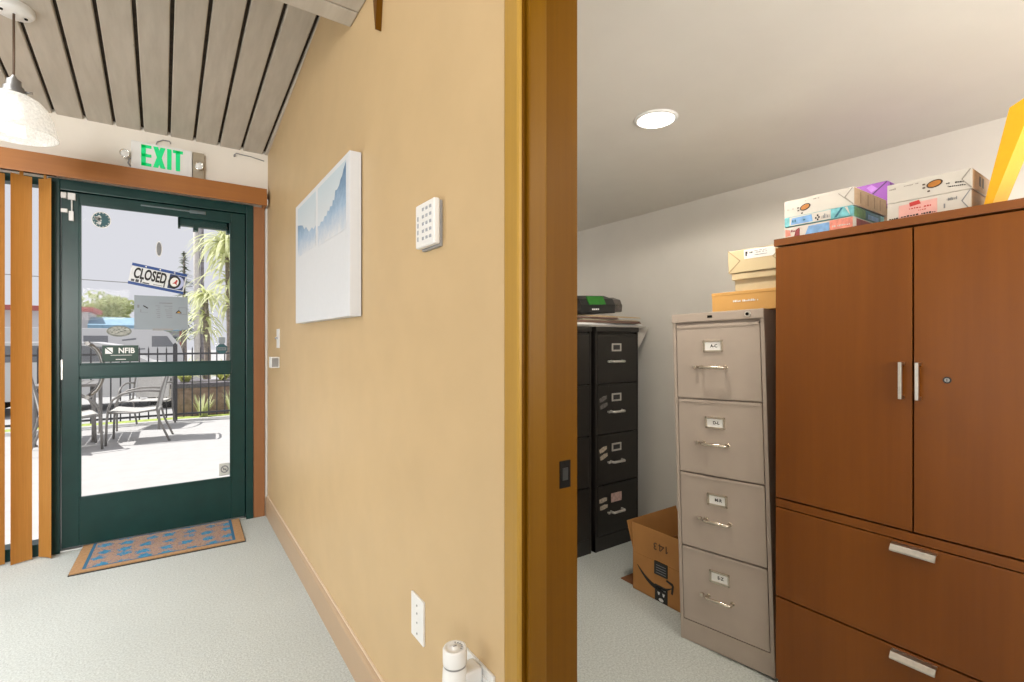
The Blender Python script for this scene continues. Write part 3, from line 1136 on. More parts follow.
mb = MB()
disc(mb, -0.268, 1.311, 0.062, 0.034, YG - 0.0006, YG, mi=0)
disc(mb, -0.268, 1.313, 0.052, 0.026, YG - 0.0012, YG - 0.0006, mi=1)
random.seed(9)
for i in range(22):
    q = random.uniform(0, 2 * PI)
    w = math.sqrt(random.random())
    disc(mb, -0.268 + 0.046 * w * math.cos(q), 1.313 + 0.022 * w * math.sin(q), .005, .003, YG - 0.0018, YG - 0.0012, 8, mi=0)
solid('mottled_decal', mb, [mat('grey_decal', (0.20, 0.21, 0.19), 0.6, var=0.3, scale=60), mat('light_grey_decal', (0.36, 0.37, 0.34), 0.6, var=0.3, scale=60)], (-0.268, YG, 1.277), 'mottled grey wide oval decal on the door glass over the green sign', 'decal')

ns = thing('member_sign', 'dark green sign with white NFIB letters on the door glass', 'sign', (-0.262, YG, 1.120))
mb = MB()
mb.box(-0.350, -0.172, YG - 0.002, YG, 1.121, 1.223, 0.0006)
part('sign_panel', mb, mat('bottle_green_sign', (0.025, 0.060, 0.045), 0.5, var=0.05), ns)
mb = MB()
mb.text('NFIB', 0.046, face_y(-0.232, YG - 0.0024, 1.189), sx=0.86, bold=0.0012)
mb.box(-0.310, -0.205, YG - 0.0026, YG - 0.0018, 1.160, 1.1625)
mb.box(-0.285, -0.235, YG - 0.0026, YG - 0.0018, 1.1335, 1.1375)
part('sign_lettering', mb, M_WHITEPL, ns, 'white NFIB letters')
mb = MB()
mb.prism([(-0.336, 1.171), (-0.336, 1.206), (-0.300, 1.171)], 'y', YG - 0.0026, YG - 0.0018)
mb.prism([(-0.330, 1.209), (-0.299, 1.209), (-0.299, 1.176)], 'y', YG - 0.0026, YG - 0.0018)
part('sign_logo', mb, M_WHITEPL, ns, 'white square split by a diagonal')

mb = MB()
n8 = [(0.285 + 0.036 * math.cos(PI / 8 + i * PI / 4), 1.196 + 0.036 * math.sin(PI / 8 + i * PI / 4)) for i in range(8)]
mb.prism(n8, 'y', YG - 0.0006, YG, mi=0)
mb.box(0.258, 0.312, YG - 0.0012, YG - 0.0006, 1.186, 1.206, mi=1)
for i in range(5):
    mb.box(0.264 + i * 0.009, 0.269 + i * 0.009, YG - 0.0018, YG - 0.0012, 1.191, 1.201, mi=0)
mb.box(0.266, 0.306, YG - 0.0006, YG, 1.236, 1.276, mi=2)
mb.box(0.272, 0.300, YG - 0.0006, YG, 1.228, 1.238, mi=2)
solid('octagon_sticker', mb, [M_TEAL, M_GREYINK, M_GREYPAPER], (0.285, YG, 1.16), 'dark octagonal alarm sticker on the door glass beside the hinge edge', 'sticker')
mb = MB()
mb.box(0.270, 0.334, YG - 0.0006, YG, 0.320, 0.405, mi=0)
disc(mb, 0.302, 0.364, 0.024, 0.026, YG - 0.0012, YG - 0.0006, 24, mi=1)
disc(mb, 0.302, 0.364, 0.017, 0.018, YG - 0.0018, YG - 0.0012, 24, mi=0)
mb.box(-0.020, 0.020, YG - 0.0022, YG - 0.0016, -0.003, 0.003, mi=1, M=Matrix.Translation((0.302, 0, 0.364)) @ Matrix.Rotation(R(45), 4, 'Y'))
mb.box(0.292, 0.312, YG - 0.0022, YG - 0.0016, 0.358, 0.368, mi=1)
solid('square_sticker', mb, [mat('clear_sticker', (0.62, 0.63, 0.60), 0.5), M_GREYINK], (0.302, YG, 0.32), 'small square sticker at the bottom corner of the door glass', 'sticker')


# ------------------------------------------------------------------ filing cabinets
def make_cabinet(name, label, group, w, d, h, body_m, front_m, hw_m, paper_m, labels=None, top_h=0.042, kick=0.085, hz=0.43, bold=1.0, lock=True):
    """front faces local -Y, width along X (0..w), base at z 0"""
    t = thing(name, label, 'filing cabinet', world=False, group=group)
    mb = MB()
    mb.box(0, w, 0.018, d, 0.0, h, 0.003)
    mb.box(0, 0.014, 0.0, 0.03, 0.0, h - 0.002, 0.002)
    mb.box(w - 0.014, w, 0.0, 0.03, 0.0, h - 0.002, 0.002)
    mb.box(0.0, w, 0.002, 0.03, 0.0, kick, 0.002)
    mb.box(-0.001, w + 0.001, -0.006, d, h - top_h, h, 0.004)
    part('carcass', mb, body_m, t)
    n = 4
    z0 = kick + 0.004
    dh = (h - top_h - 0.006 - z0) / n
    for i in range(n):
        za, zb = z0 + i * dh, z0 + (i + 1) * dh - 0.006
        mb = MB()
        mb.box(0.017, w - 0.017, 0.0, 0.02, za, zb - 0.004, 0.003)
        mb.box(0.019, w - 0.019, -0.003, 0.018, zb - 0.012, zb, 0.002)
        dr_ = part('drawer', mb, front_m, t)
        zc = za + dh * hz
        cx = w * 0.47
        # bar handle on two posts
        mb = MB()
        mb.tube([(cx - 0.048, 0.0, zc), (cx - 0.048, -0.022, zc), (cx - 0.044, -0.028, zc), (cx + 0.044, -0.028, zc), (cx + 0.048, -0.022, zc), (cx + 0.048, 0.0, zc)], 0.0055 * bold ** 0.5, 10)
        mb.cyl((cx - 0.048, 0.002, zc), (cx - 0.048, -0.004, zc), 0.009, n=14)
        mb.cyl((cx + 0.048, 0.002, zc), (cx + 0.048, -0.004, zc), 0.009, n=14)
        part('handle', mb, hw_m, dr_)
        mb = MB()
        mb.cyl((cx - 0.072, 0.002, zc), (cx - 0.072, -0.012, zc), 0.0055, n=12)
        mb.box(cx - 0.079, cx - 0.065, -0.015, -0.010, zc - 0.007, zc + 0.007, 0.002)
        part('thumb_latch', mb, hw_m, dr_)
        zl = zc + 0.085
        mb = MB()
        fw, fh, fe = 0.040, 0.024, 0.005 * bold
        mb.box(cx - fw, cx + fw, -0.005, 0.001, zl + fh - fe, zl + fh, 0.001)
        mb.box(cx - fw, cx + fw, -0.005, 0.001, zl - fh, zl - fh + fe, 0.001)
        mb.box(cx - fw, cx - fw + fe, -0.005, 0.001, zl - fh, zl + fh, 0.001)
        mb.box(cx + fw - fe, cx + fw, -0.005, 0.001, zl - fh, zl + fh, 0.001)
        lh = part('label_holder', mb, hw_m, dr_)
        mb = MB()
        mb.box(cx - fw + 0.003, cx + fw - 0.003, -0.0015, 0.001, zl - fh + 0.003, zl + fh - 0.003)
        if labels:
            mb.text(labels[i], 0.017, face_y(cx + 0.004, -0.002, zl), mi=1, bold=0.0004)
        part('label_card', mb, [paper_m, M_INK], lh)
    if lock:
        mb = MB()
        mb.cyl((w - 0.055, -0.004, h - top_h / 2), (w - 0.055, -0.014, h - top_h / 2), 0.011, n=18)
        mb.cyl((w - 0.055, -0.014, h - top_h / 2), (w - 0.055, -0.016, h - top_h / 2), 0.006, n=12, mi=1)
        part('lock', mb, [M_STEEL, M_BRASS], t)
        mb = MB()
        mb.box(w * 0.45 - 0.010, w * 0.45 + 0.010, -0.0075, -0.005, h - top_h / 2 - 0.005, h - top_h / 2 + 0.005, 0.001)
        part('maker_badge', mb, M_BRASS, t)
    return t


M_PUTTY = mat('putty_enamel', (0.40, 0.335, 0.285), 0.35, var=0.03, scale=12, spec=0.5)
M_PUTTYF = mat('putty_enamel_front', (0.41, 0.345, 0.295), 0.35, var=0.03, scale=12, spec=0.5)
M_BLKEN = mat('black_enamel', (0.016, 0.014, 0.012), 0.35, var=0.15, scale=12, spec=0.5)
M_BLKCARD = mat('dark_label_card', (0.03, 0.03, 0.03), 0.6)
M_HOLDER = mat('pale_metal_holder', (0.62, 0.60, 0.56), 0.3, 0.5)

pf_cab = make_cabinet('filing_cabinet', 'putty beige four-drawer filing cabinet beside the brown wood cabinet', None, 0.372, 0.62, 1.362, M_PUTTY, M_PUTTYF,
                      mat('satin_nickel', (0.66, 0.60, 0.52), 0.25, 1.0), M_PAPER, ['S-Z', 'M-R', 'D-L', 'A-C'], top_h=0.036, hz=0.415, bold=1.5)
# local -Y must face the doorway (-X) side; front corner A at (1.767, 1.292), B at (1.817, 0.925)
pf_cab.location = (1.767, 1.292, 0.0)
pf_cab.rotation_euler = (0, R(-1.7), R(-90 + 7.75))

bk1 = make_cabinet('filing_cabinet', 'black four-drawer filing cabinet with silver label holders near the cardboard box', 'black filing cabinets', 0.372, 0.66, 1.335,
                   M_BLKEN, M_BLKEN, M_HOLDER, M_BLKCARD, lock=False, top_h=0.03, bold=1.9)
bk1.location = (2.052, 2.09, 0.0)
# torn stickers on the lower three drawers
rs = random.Random(3)
M_WORN = mat('worn_sticker_paper', (0.42, 0.36, 0.28), 0.7, var=0.35, scale=70)
M_WORNR = mat('worn_reddish_label', (0.50, 0.34, 0.30), 0.7, var=0.25, scale=50)
M_WORNG = mat('scraped_grey_sticker', (0.13, 0.12, 0.11), 0.7, var=0.4, scale=70)
drs = sorted([c for c in children(bk1) if c.name.startswith('drawer')], key=lambda c: c.data.vertices[0].co.z)
dh_ = (1.335 - 0.03 - 0.006 - 0.089) / 4
for i, dd in enumerate(drs[:3]):
    za = 0.089 + i * dh_
    zl = za + dh_ * 0.43 + 0.085
    mb = MB()
    for q in (0, 1):
        M = Matrix.Translation((0.062 + 0.006 * q, 0, zl - 0.004 - 0.042 * q)) @ Matrix.Rotation(R(-18 if i else -4), 4, 'Y')
        mb.prism([(-0.032, -0.012), (-0.01, -0.015), (0.030, -0.010), (0.034, 0.008), (0.005, 0.014), (-0.030, 0.010)], 'y', -0.0012, 0.0, M=M)
    part('worn_sticker', mb, M_WORNG if i == 2 else M_WORN, dd, 'worn torn sticker')
mb = MB()
zl = 0.089 + dh_ * 0.43 + 0.085
mb.box(0.125, 0.215, -0.0065, -0.0045, zl - 0.028, zl + 0.026)
part('paper_label', mb, M_WORNR, drs[0], 'large reddish paper label')

bk2 = copy_tree(bk1)
for ch in children(bk2):
    for g in children(ch):
        if g.name.startswith(('worn_sticker', 'paper_label')):
            bpy.data.objects.remove(g)
bk2.location = (1.655, 2.10, 0.0)
bk2['label'] = 'black four-drawer filing cabinet mostly hidden behind the amber door jamb'

# ------------------------------------------------------------------ things on the black cabinets
TB = 1.3355
M_MANILA = mat('manila_folder', (0.62, 0.46, 0.27), 0.7, var=0.06, scale=10)
M_CREAMF = mat('pale_manila_folder', (0.72, 0.63, 0.47), 0.7, var=0.05, scale=10)
M_BROWNF = mat('brown_folder', (0.17, 0.10, 0.075), 0.7, var=0.1, scale=10)
M_GREYF = mat('grey_folder', (0.44, 0.41, 0.37), 0.7, var=0.06, scale=10)
stack = [
    ('grey folder at the bottom of the pile on the black cabinets', M_GREYF, 1.80, 2.505, 2.095, 2.40, 0.009, -2),
    ('white paper folder low in the pile on the black cabinets', M_PAPER, 1.84, 2.49, 2.10, 2.42, 0.012, 3),
    ('dark brown folder in the middle of the pile on the black cabinets', M_BROWNF, 1.78, 2.44, 2.09, 2.40, 0.014, -3),
    ('cream folder below the manila one on the black cabinets', M_CREAMF, 1.95, 2.475, 2.12, 2.44, 0.009, 4),
    ('short dark brown folder under the black toner cartridge', M_BROWNF, 1.72, 2.25, 2.09, 2.38, 0.010, 0),
    ('tan manila folder topmost of the pile on the black cabinets', M_MANILA, 2.00, 2.47, 2.10, 2.44, 0.006, 4),
]
z = TB
for (lab, m_, x0, x1, y0, y1, th, a) in stack:
    mb = MB()
    w2, d2 = (x1 - x0) / 2, (y1 - y0) / 2
    mb.box(-w2, w2, -d2, d2, 0, th * 0.45, 0.0008)
    mb.box(-w2, w2 - 0.006, -d2 + 0.004, d2, th * 0.5, th, 0.0008)
    mb.prism([(-w2, -d2 + 0.002), (-w2 + 0.001, -d2), (-w2 + 0.004, d2), (-w2, d2)], 'z', 0, th * 0.9)
    solid('file_folder', mb, m_, ((x0 + x1) / 2, (y0 + y1) / 2, z + (0.0156 if 'topmost' in lab else 0.0006)), lab, 'folder', 'folders piled on the black cabinets', rot=(R(5) if 'topmost' in lab else 0, 0, R(a)), world=False)
    z += th + 0.0008
# drooping sheet
mb = MB()
mb.prism([(2.435, 1.330), (2.568, 1.340), (2.505, 1.250), (2.440, 1.170)], 'y', 2.125, 2.127)
solid('loose_sheet', mb, mat('grey_paper_sheet', (0.52, 0.50, 0.46), 0.8), (2.50, 2.126, 1.175), 'grey paper sheet hanging down beside the black cabinet', 'paper sheet')

tn = thing('toner_cartridge', 'black toner cartridge with green label on the folder pile', 'toner cartridge', (2.125, 2.21, z + 0.017), world=False, rot=(0, R(-3), R(4)))
mb = MB()
mb.prism([(-0.095, 0.0), (0.075, 0.0), (0.095, 0.02), (0.098, 0.065), (0.080, 0.098), (-0.010, 0.112), (-0.080, 0.088), (-0.100, 0.05)], 'x', -0.185, 0.12, bev=0.004)
part('cartridge_shell', mb, M_BLACKPL, tn)
mb = MB()
mb.prism([(-0.085, 0.006), (0.06, 0.006), (0.08, 0.03), (0.07, 0.080), (-0.02, 0.100), (-0.075, 0.082), (-0.09, 0.045)], 'x', 0.118, 0.20, bev=0.004)
mb.cyl((0.20, -0.03, 0.045), (0.232, -0.03, 0.045), 0.030, n=20)
mb.cyl((0.20, 0.035, 0.05), (0.222, 0.035, 0.05), 0.020, n=20)
for i in range(4):
    mb.cyl((0.128 + i * 0.018, -0.088, 0.048), (0.128 + i * 0.018, -0.096, 0.048), 0.007, n=10)
part('gear_end', mb, mat('grey_brown_plastic', (0.10, 0.085, 0.075), 0.4, var=0.3, scale=50), tn, 'grey geared end')
mb = MB()
Mg = Matrix.Translation((0, -0.1, 0.05)) @ Matrix.Rotation(R(-28), 4, 'X')
mb.box(-0.118, 0.030, -0.006, 0.0, 0.0, 0.058, 0.003, M=Mg)
part('green_label', mb, mat('green_label', (0.022, 0.17, 0.018), 0.4, var=0.15, scale=40), tn, 'green label plate')
mb = MB()
for i in range(4):
    mb.box(-0.09 + i * 0.016, -0.08 + i * 0.016, -0.0995, -0.0965, 0.020, 0.029)
part('shell_lettering', mb, M_WHITEPL, tn)

# ------------------------------------------------------------------ open cardboard box on the office floor
M_CARD = mat('corrugated_cardboard', (0.42, 0.195, 0.055), 0.75, var=0.05, scale=14)
BX0, BX1, BY0, BY1 = 1.921, 2.33, 1.392, 1.690
cb = thing('cardboard_box', 'open brown cardboard box with black curved arrow beside the beige filing cabinet', 'box', (2.08, 1.54, 0.0))
mb = MB()
BH, TK = 0.186, 0.004
mb.box(BX0, BX1, BY0, BY1, 0.0, TK)
mb.box(BX0, BX0 + TK, BY0, BY1, 0.0, BH, 0.001)
mb.box(BX1 - TK, BX1, BY0, BY1, 0.0, BH, 0.001)
mb.box(BX0, BX1, BY0, BY0 + TK, 0.0, BH, 0.001)
mb.box(BX0, BX1, BY1 - TK, BY1, 0.0, BH, 0.001)
part('box_body', mb, M_CARD, cb)


def flap(p0, p1, p2, p3):
    mbx = MB()
    a, b, c = Vector(p0), Vector(p1), Vector(p3)
    nrm = (b - a).cross(c - a).normalized() * TK
    t_ = bmesh.new()
    q = [Vector(p) for p in (p0, p1, p2, p3)]
    lo_ = [t_.verts.new(v) for v in q]
    hi_ = [t_.verts.new(v + nrm) for v in q]
    t_.faces.new(lo_)
    t_.faces.new(list(reversed(hi_)))
    for i in range(4):
        t_.faces.new((lo_[i], hi_[i], hi_[(i + 1) % 4], lo_[(i + 1) % 4]))
    bmesh.ops.recalc_face_normals(t_, faces=t_.faces)
    mbx._add(t_, 0)
    return mbx


FH = 0.334
f1 = part('front_flap', flap((BX0, BY0, BH + .001), (BX0, BY1, BH + .001), (BX0 - 0.001, BY1 + 0.004, FH), (BX0 - 0.001, BY0, FH)), M_CARD, cb)
part('far_flap', flap((BX1 - TK, BY0, BH + .001), (BX1 - TK, BY1, BH + .001), (BX1 + 0.03, BY1 - 0.002, FH), (BX1 + 0.03, BY0, FH)), M_CARD, cb)
part('side_flap', flap((BX0 + 0.004, BY1, BH + .001), (BX1, BY1, BH + .001), (BX1, BY1 + 0.05, FH - 0.01), (BX0 + 0.010, BY1 + 0.05, FH - 0.01)), M_CARD, cb)
part('near_flap', flap((BX0 + 0.004, BY0 + TK, BH + .001), (BX1, BY0 + TK, BH + .001), (BX1, BY0 + 0.012, FH - 0.03), (BX0 + 0.010, BY0 + 0.012, FH - 0.03)), M_CARD, cb)
mb = MB()
Mn = face_x(BX0 - 0.0045, 1.515, 0.262, PI)
mb.box(-0.034, -0.029, -0.017, 0.017, -0.0003, 0.0004, M=Mn)
mb.prism([(-0.029, 0.017), (-0.034, 0.017), (-0.042, 0.009), (-0.039, 0.006), (-0.034, 0.010)], 'z', -0.0003, 0.0004, M=Mn)
mb.box(0.003, 0.008, -0.017, 0.017, -0.0003, 0.0004, M=Mn)
mb.box(-0.019, 0.013, -0.010, -0.0055, -0.0003, 0.00045, M=Mn)
mb.prism([(-0.019, -0.0055), (-0.013, -0.0055), (0.005, 0.017), (0.000, 0.017)], 'z', -0.0003, 0.0005, M=Mn)
mb.text('3', 0.048, Mn @ Matrix.Translation((0.033, 0, 0)), bold=0.0003)
part('box_number', mb, mat('box_print', (0.09, 0.05, 0.03), 0.7), f1, 'upside-down number 143')
# curved arrow and tape on the front
mb = MB()
arc = []
for i in range(15):
    u = i / 14
    y = 1.660 - u * 0.205
    zc_ = 0.147 - 0.082 * math.sin(PI * (0.06 + 0.74 * u)) ** 0.9 - 0.005 * u
    wd = 0.004 + 0.017 * math.sin(PI * min(1, u * 1.02 + 0.0)) ** 0.8
    arc.append((y, zc_, wd))
up = [(y, zq + wq / 2) for y, zq, wq in arc]
dn = [(y, zq - wq / 2) for y, zq, wq in reversed(arc)]
for i in range(len(arc) - 1):
    mb.prism([up[i], up[i + 1], (arc[i + 1][0], arc[i + 1][1] - arc[i + 1][2] / 2), (arc[i][0], arc[i][1] - arc[i][2] / 2)], 'x', BX0 - 0.0012, BX0)
ye, ze = arc[-1][0], arc[-1][1]
mb.prism([(ye + 0.032, ze + 0.022), (ye + 0.030, ze + 0.030), (ye - 0.006, ze + 0.024), (ye - 0.012, ze + 0.014), (ye - 0.006, ze - 0.028), (ye + 0.004, ze - 0.026), (ye - 0.001, ze + 0.012)], 'x', BX0 - 0.0012, BX0)
part('curved_arrow', mb, M_INK, cb, 'black curved smile arrow')
mb = MB()
mb.box(BX0 - 0.0065, BX0 + 0.004, 1.478, 1.552, 0.128, 0.190, 0.0003)
for i in range(4):
    mb.box(BX0 - 0.0070, BX0 - 0.006, 1.484, 1.540, 0.138 + i * 0.012, 0.141 + i * 0.012, mi=1)
part('tape_patch', mb, [M_BLACKPL, M_GREYINK], cb, 'black printed tape patch')
mb = MB()
mb.box(BX0 - 0.0009, BX0, 1.478, 1.552, 0.001, 0.078)
mb.box(BX0 - 0.0012, BX0 - 0.0008, 1.490, 1.540, 0.060, 0.066, mi=1)
for dy in (-0.014, 0.014):
    mb.prism([(1.515 + dy - 0.007, 0.046), (1.515 + dy + 0.007, 0.046), (1.515 + dy + 0.003, 0.032), (1.515 + dy - 0.003, 0.032)], 'x', BX0 - 0.0013, BX0 - 0.0008, mi=1)
disc_pts = [(1.515 + 0.014 * math.cos(2 * PI * i / 16), 0.012 + 0.008 * math.sin(2 * PI * i / 16)) for i in range(16)]
mb.prism(disc_pts, 'x', BX0 - 0.0013, BX0 - 0.0008, mi=1)
part('tape_strip', mb, [M_BLACKPL, M_WHITEPL], cb, 'black tape strip with pale symbols')
mb = MB()
mb.prism([(1.402, 0.006), (1.53, 0.006), (1.50, 0.262), (1.402, 0.282)], 'x', 2.02, 2.15, bev=0.004)
solid('paper_bundle', mb, M_PAPER, (2.08, 1.44, 0.006), 'white paper bundle sticking up inside the open cardboard box', 'paper')
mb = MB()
mb.box(1.94, 2.12, 1.70, 1.790, 0.001, 0.005, 0.001)  # thin dark brown sheet lying flat next to the box
solid('brown_floor_sheet', mb, mat('dark_brown_sheet', (0.24, 0.095, 0.035), 0.8, var=0.08), (2.03, 1.745, 0.001), 'thin flat brown sheet on the carpet behind the open box', 'cardboard')

# ------------------------------------------------------------------ boxes on the beige cabinet
TBG = 1.3645
BR = R(-90 + 7.75)


# front-left corner x,y; local +X runs along the cabinet front
kb = thing('kraft_box', 'flat orange kraft box on the beige filing cabinet, bottom of the pile', 'box', (1.835, 1.190, TBG + 0.002), rot=(0, R(-1.7), BR + R(2)), world=False)
mb = MB()
mb.box(0, 0.285, 0, 0.23, 0, 0.074, 0.002)
mb.box(-0.001, 0.286, -0.001, 0.231, 0.066, 0.079, 0.002)
part('box_shell', mb, mat('orange_kraft_board', (0.60, 0.335, 0.10), 0.6, var=0.04, scale=12), kb)

def scribble(mbx, y, z, x0, x1, hgt, seed, surf, mi=0, step=0.006):
    """a row of small dashes like unreadable small print; surf(u, v, du, dv) places one dash"""
    q = random.Random(seed)
    x = x0
    while x < x1:
        w = q.uniform(0.4, 1.0) * step
        if q.random() > 0.15:
            mbx.box(x, min(x + w, x1), y - 0.0006, y + 0.0004, z, z + hgt * q.uniform(0.6, 1.0), mi=mi)
        x += w + step * 0.3


mb = MB()
scribble(mb, -0.0012, 0.036, 0.085, 0.180, 0.008, 5, None)
part('box_lettering', mb, M_WHITEPL, kb, 'small pale lettering')

M_CREAMBOX = mat('cream_board', (0.60, 0.49, 0.30), 0.55, var=0.03, scale=10)
lb = thing('lidded_box', 'cream lidded stationery box in the middle of the pile on the beige filing cabinet', 'box', (1.862, 1.112, TBG + 0.0835), rot=(0, R(-1.7), BR + R(1)), world=False)
mb = MB()
mb.box(0.004, 0.206, 0.004, 0.266, 0, 0.055, 0.002)
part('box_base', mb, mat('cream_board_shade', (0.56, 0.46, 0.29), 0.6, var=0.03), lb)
mb = MB()
mb.box(-0.004, 0.211, -0.006, 0.270, 0.046, 0.072, 0.003)
part('box_lid', mb, M_CREAMBOX, lb)
rm = thing('paper_ream', 'cream wrapped paper ream topmost of the pile on the beige filing cabinet', 'paper ream', (1.850, 1.128, TBG + 0.1565), rot=(0, R(-1.7), BR + R(0)), world=False)
mb = MB()
mb.box(0, 0.216, 0, 0.28, 0, 0.090, 0.004)
part('wrapper', mb, M_CREAMBOX, rm)
mb = MB()
mb.prism([(0.0, 0.090), (0.045, 0.046), (0.0, 0.004), (0.003, 0.002), (0.049, 0.047), (0.004, 0.091)], 'y', -0.0014, 0.001)
mb.prism([(0.216, 0.090), (0.172, 0.046), (0.216, 0.004), (0.213, 0.002), (0.168, 0.047), (0.212, 0.091)], 'y', -0.0014, 0.001)
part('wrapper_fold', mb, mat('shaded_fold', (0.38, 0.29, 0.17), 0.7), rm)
mb = MB()
mb.box(0.064, 0.178, -0.0012, 0.001, 0.050, 0.086)
scribble(mb, -0.0016, 0.070, 0.074, 0.098, 0.007, 8, None, 1)
mb.prism([(0.070, 0.062), (0.076, 0.062), (0.074, 0.070), (0.078, 0.078), (0.070, 0.078)], 'y', -0.002, -0.001, mi=1)
for zz in (0.076, 0.069, 0.060):
    scribble(mb, -0.0016, zz, 0.104, 0.150, 0.003, int(zz * 1000), None, 2, 0.004)
part('address_label', mb, [M_PAPER, M_INK, M_GREYINK], rm, 'white printed label')

# ------------------------------------------------------------------ brown wood storage cabinet
M_CAB = wood('cherry_veneer', (0.145, 0.042, 0.0048), (0.212, 0.068, 0.0085), 0.34, (28, 28, 1.2), 0.3)
M_CABEDGE = wood('cherry_veneer_edge', (0.17, 0.054, 0.011), (0.22, 0.072, 0.016), 0.35, (28, 1.2, 28), 0.4)
CX, CXB = 1.775, 2.385
CY0, CY1 = 0.110, 0.902
wc = thing('storage_cabinet', 'tall brown wooden storage cabinet with two doors above two wide drawers', 'cabinet', (2.08, 0.506, 0.0))
mb = MB()
mb.box(CX + 0.020, CXB, CY0, CY0 + 0.02, 0.0, 1.586)
mb.box(CX + 0.020, CXB, CY1 - 0.02, CY1, 0.0, 1.586)
mb.box(CXB - 0.012, CXB, CY0, CY1, 0.0, 1.586)
mb.box(CX + 0.024, CXB, CY0 + .02, CY1 - .02, 0.0, 0.05)
mb.box(CX + 0.024, CXB, CY0 + .02, CY1 - .02, 1.56, 1.586)
mb.box(CX + 0.030, CX + 0.05, CY0 + .02, CY1 - .02, 0.05, 1.586)
mb.box(CX + 0.001, CXB, CY0, CY1, 0.661, 0.688, 0.0015)
part('carcass', mb, M_CAB, wc)
mb = MB()
mb.box(CX - 0.004, CXB + 0.002, CY0 - 0.004, CY1 + 0.004, 1.588, 1.613, 0.002)
part('cabinet_top', mb, M_CABEDGE, wc)
for i, (a, b) in enumerate(((0.508, CY1 - 0.001), (CY0 + 0.001, 0.5035))):
    mb = MB()
    mb.box(CX, CX + 0.019, a, b, 0.694, 1.582, 0.0015)
    dd = part('door', mb, M_CAB, wc)
    yy = 0.530 if i == 0 else 0.4905
    mb = MB()
    mb.box(CX - 0.026, CX - 0.018, yy - 0.0045, yy + 0.0045, 1.080, 1.188, 0.001)
    mb.box(CX - 0.020, CX, yy - 0.0045, yy + 0.0045, 1.080, 1.089, 0.001)
    mb.box(CX - 0.020, CX, yy - 0.0045, yy + 0.0045, 1.179, 1.188, 0.001)
    part('handle', mb, M_STEEL, dd)
    if i == 1:
        mb = MB()
        mb.cyl((CX - 0.002, 0.429, 1.141), (CX + 0.002, 0.429, 1.141), 0.0095, n=20)
        mb.cyl((CX - 0.0026, 0.429, 1.141), (CX, 0.429, 1.141), 0.006, n=16, mi=1)
        mb.box(CX - 0.0031, CX, 0.4282, 0.4298, 1.137, 1.145, mi=0)
        part('keyhole', mb, [M_BLACKPL, M_GREYPL], dd)
for (z0, z1) in ((0.343, 0.657), (0.045, 0.337)):
    mb = MB()
    mb.box(CX, CX + 0.019, CY0 + 0.001, CY1 - 0.001, z0, z1, 0.0015)
    dd = part('drawer', mb, M_CAB, wc)
    mb = MB()
    zt = z1 - 0.006
    mb.prism([(CX + 0.001, zt), (CX - 0.016, zt - 0.004), (CX - 0.026, zt - 0.017), (CX - 0.026, zt - 0.022), (CX - 0.021, zt - 0.022), (CX - 0.014, zt - 0.010), (CX + 0.001, zt - 0.006)], 'y', 0.450, 0.556, bev=0.0006)
    part('handle', mb, M_STEEL, dd)

# paper reams and boxes on top of the wood cabinet
TW = 1.6140


def ream_box(name, label, cat, x, y1, z, w, d, h, m_, rz=0.0, group=None, pname='wrapper'):
    """local frame: +X to the back, +Y along the front; origin at the front corner with the smallest y"""
    t_ = thing(name, label, cat, (x, y1, z), rz=rz, group=group, world=False)
    mbx = MB()
    mbx.box(0, d, 0, w, 0, h, 0.003)
    part(pname, mbx, m_, t_)
    return t_


def fpoly(mbx, pts, mi=0, k=0.0008):
    """polygon printed on the front face, pts in (y, z)"""
    mbx.prism(pts, 'x', -k, 0.0004, mi=mi)


def dash_front(mbx, y0, y1, z, hgt, seed, mi=0, step=0.006, k=0.0010, slope=0.0):
    q = random.Random(seed)
    y = y0
    while y < y1:
        w = q.uniform(0.4, 1.0) * step
        if q.random() > 0.2:
            zz = z + slope * (y - y0)
            mbx.box(-k, 0.0004, y, min(y + w, y1), zz, zz + hgt * q.uniform(0.5, 1.0), mi=mi)
        y += w + step * 0.35


def beetle(mbx, y, z, a, b, ang, mi0, mi1):
    ca, sa = math.cos(ang), math.sin(ang)
    for (ra, rb, k, mi) in ((a, b, 0.0012, mi1), (a * 0.8, b * 0.72, 0.0018, mi0)):
        fpoly(mbx, [(y + ra * math.cos(t_) * ca - rb * math.sin(t_) * sa, z + ra * math.cos(t_) * sa + rb * math.sin(t_) * ca) for t_ in [2 * PI * i / 20 for i in range(20)]], mi, k)
    for (u, v) in ((1.25, 0.8), (1.35, -0.1), (0.9, -1.4)):
        yy, zz = y + (u * a * ca - v * b * sa), z + (u * a * sa + v * b * ca)
        mbx.box(-0.0012, 0.0004, yy - 0.003, yy + 0.003, zz - 0.002, zz + 0.002, mi=mi1)


M_REAMW = mat('white_ream_wrapper', (0.54, 0.515, 0.475), 0.45, var=0.03, scale=20)
M_REAMTAN = mat('tan_wrapper_end', (0.42, 0.29, 0.18), 0.6, var=0.1, scale=40)
M_ORANGE = mat('brown_orange_print', (0.42, 0.16, 0.025), 0.5, var=0.15, scale=90)
M_PINKL = mat('pink_label', (0.66, 0.36, 0.33), 0.5, var=0.04)
M_REDP = mat('coral_print', (0.62, 0.22, 0.17), 0.5, var=0.25, scale=60)
M_BLUEP = mat('sky_blue_print', (0.16, 0.33, 0.60), 0.5, var=0.2, scale=50)
M_TEALP = mat('aqua_print', (0.14, 0.42, 0.48), 0.5, var=0.25, scale=60)
M_DKTEAL = mat('deep_teal_print', (0.02, 0.13, 0.20), 0.5, var=0.3, scale=60)
M_GREENP = mat('leaf_green_print', (0.10, 0.22, 0.08), 0.5, var=0.3, scale=60)
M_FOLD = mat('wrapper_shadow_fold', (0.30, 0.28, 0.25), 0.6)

GRA = 'paper reams stacked on the brown cabinet'
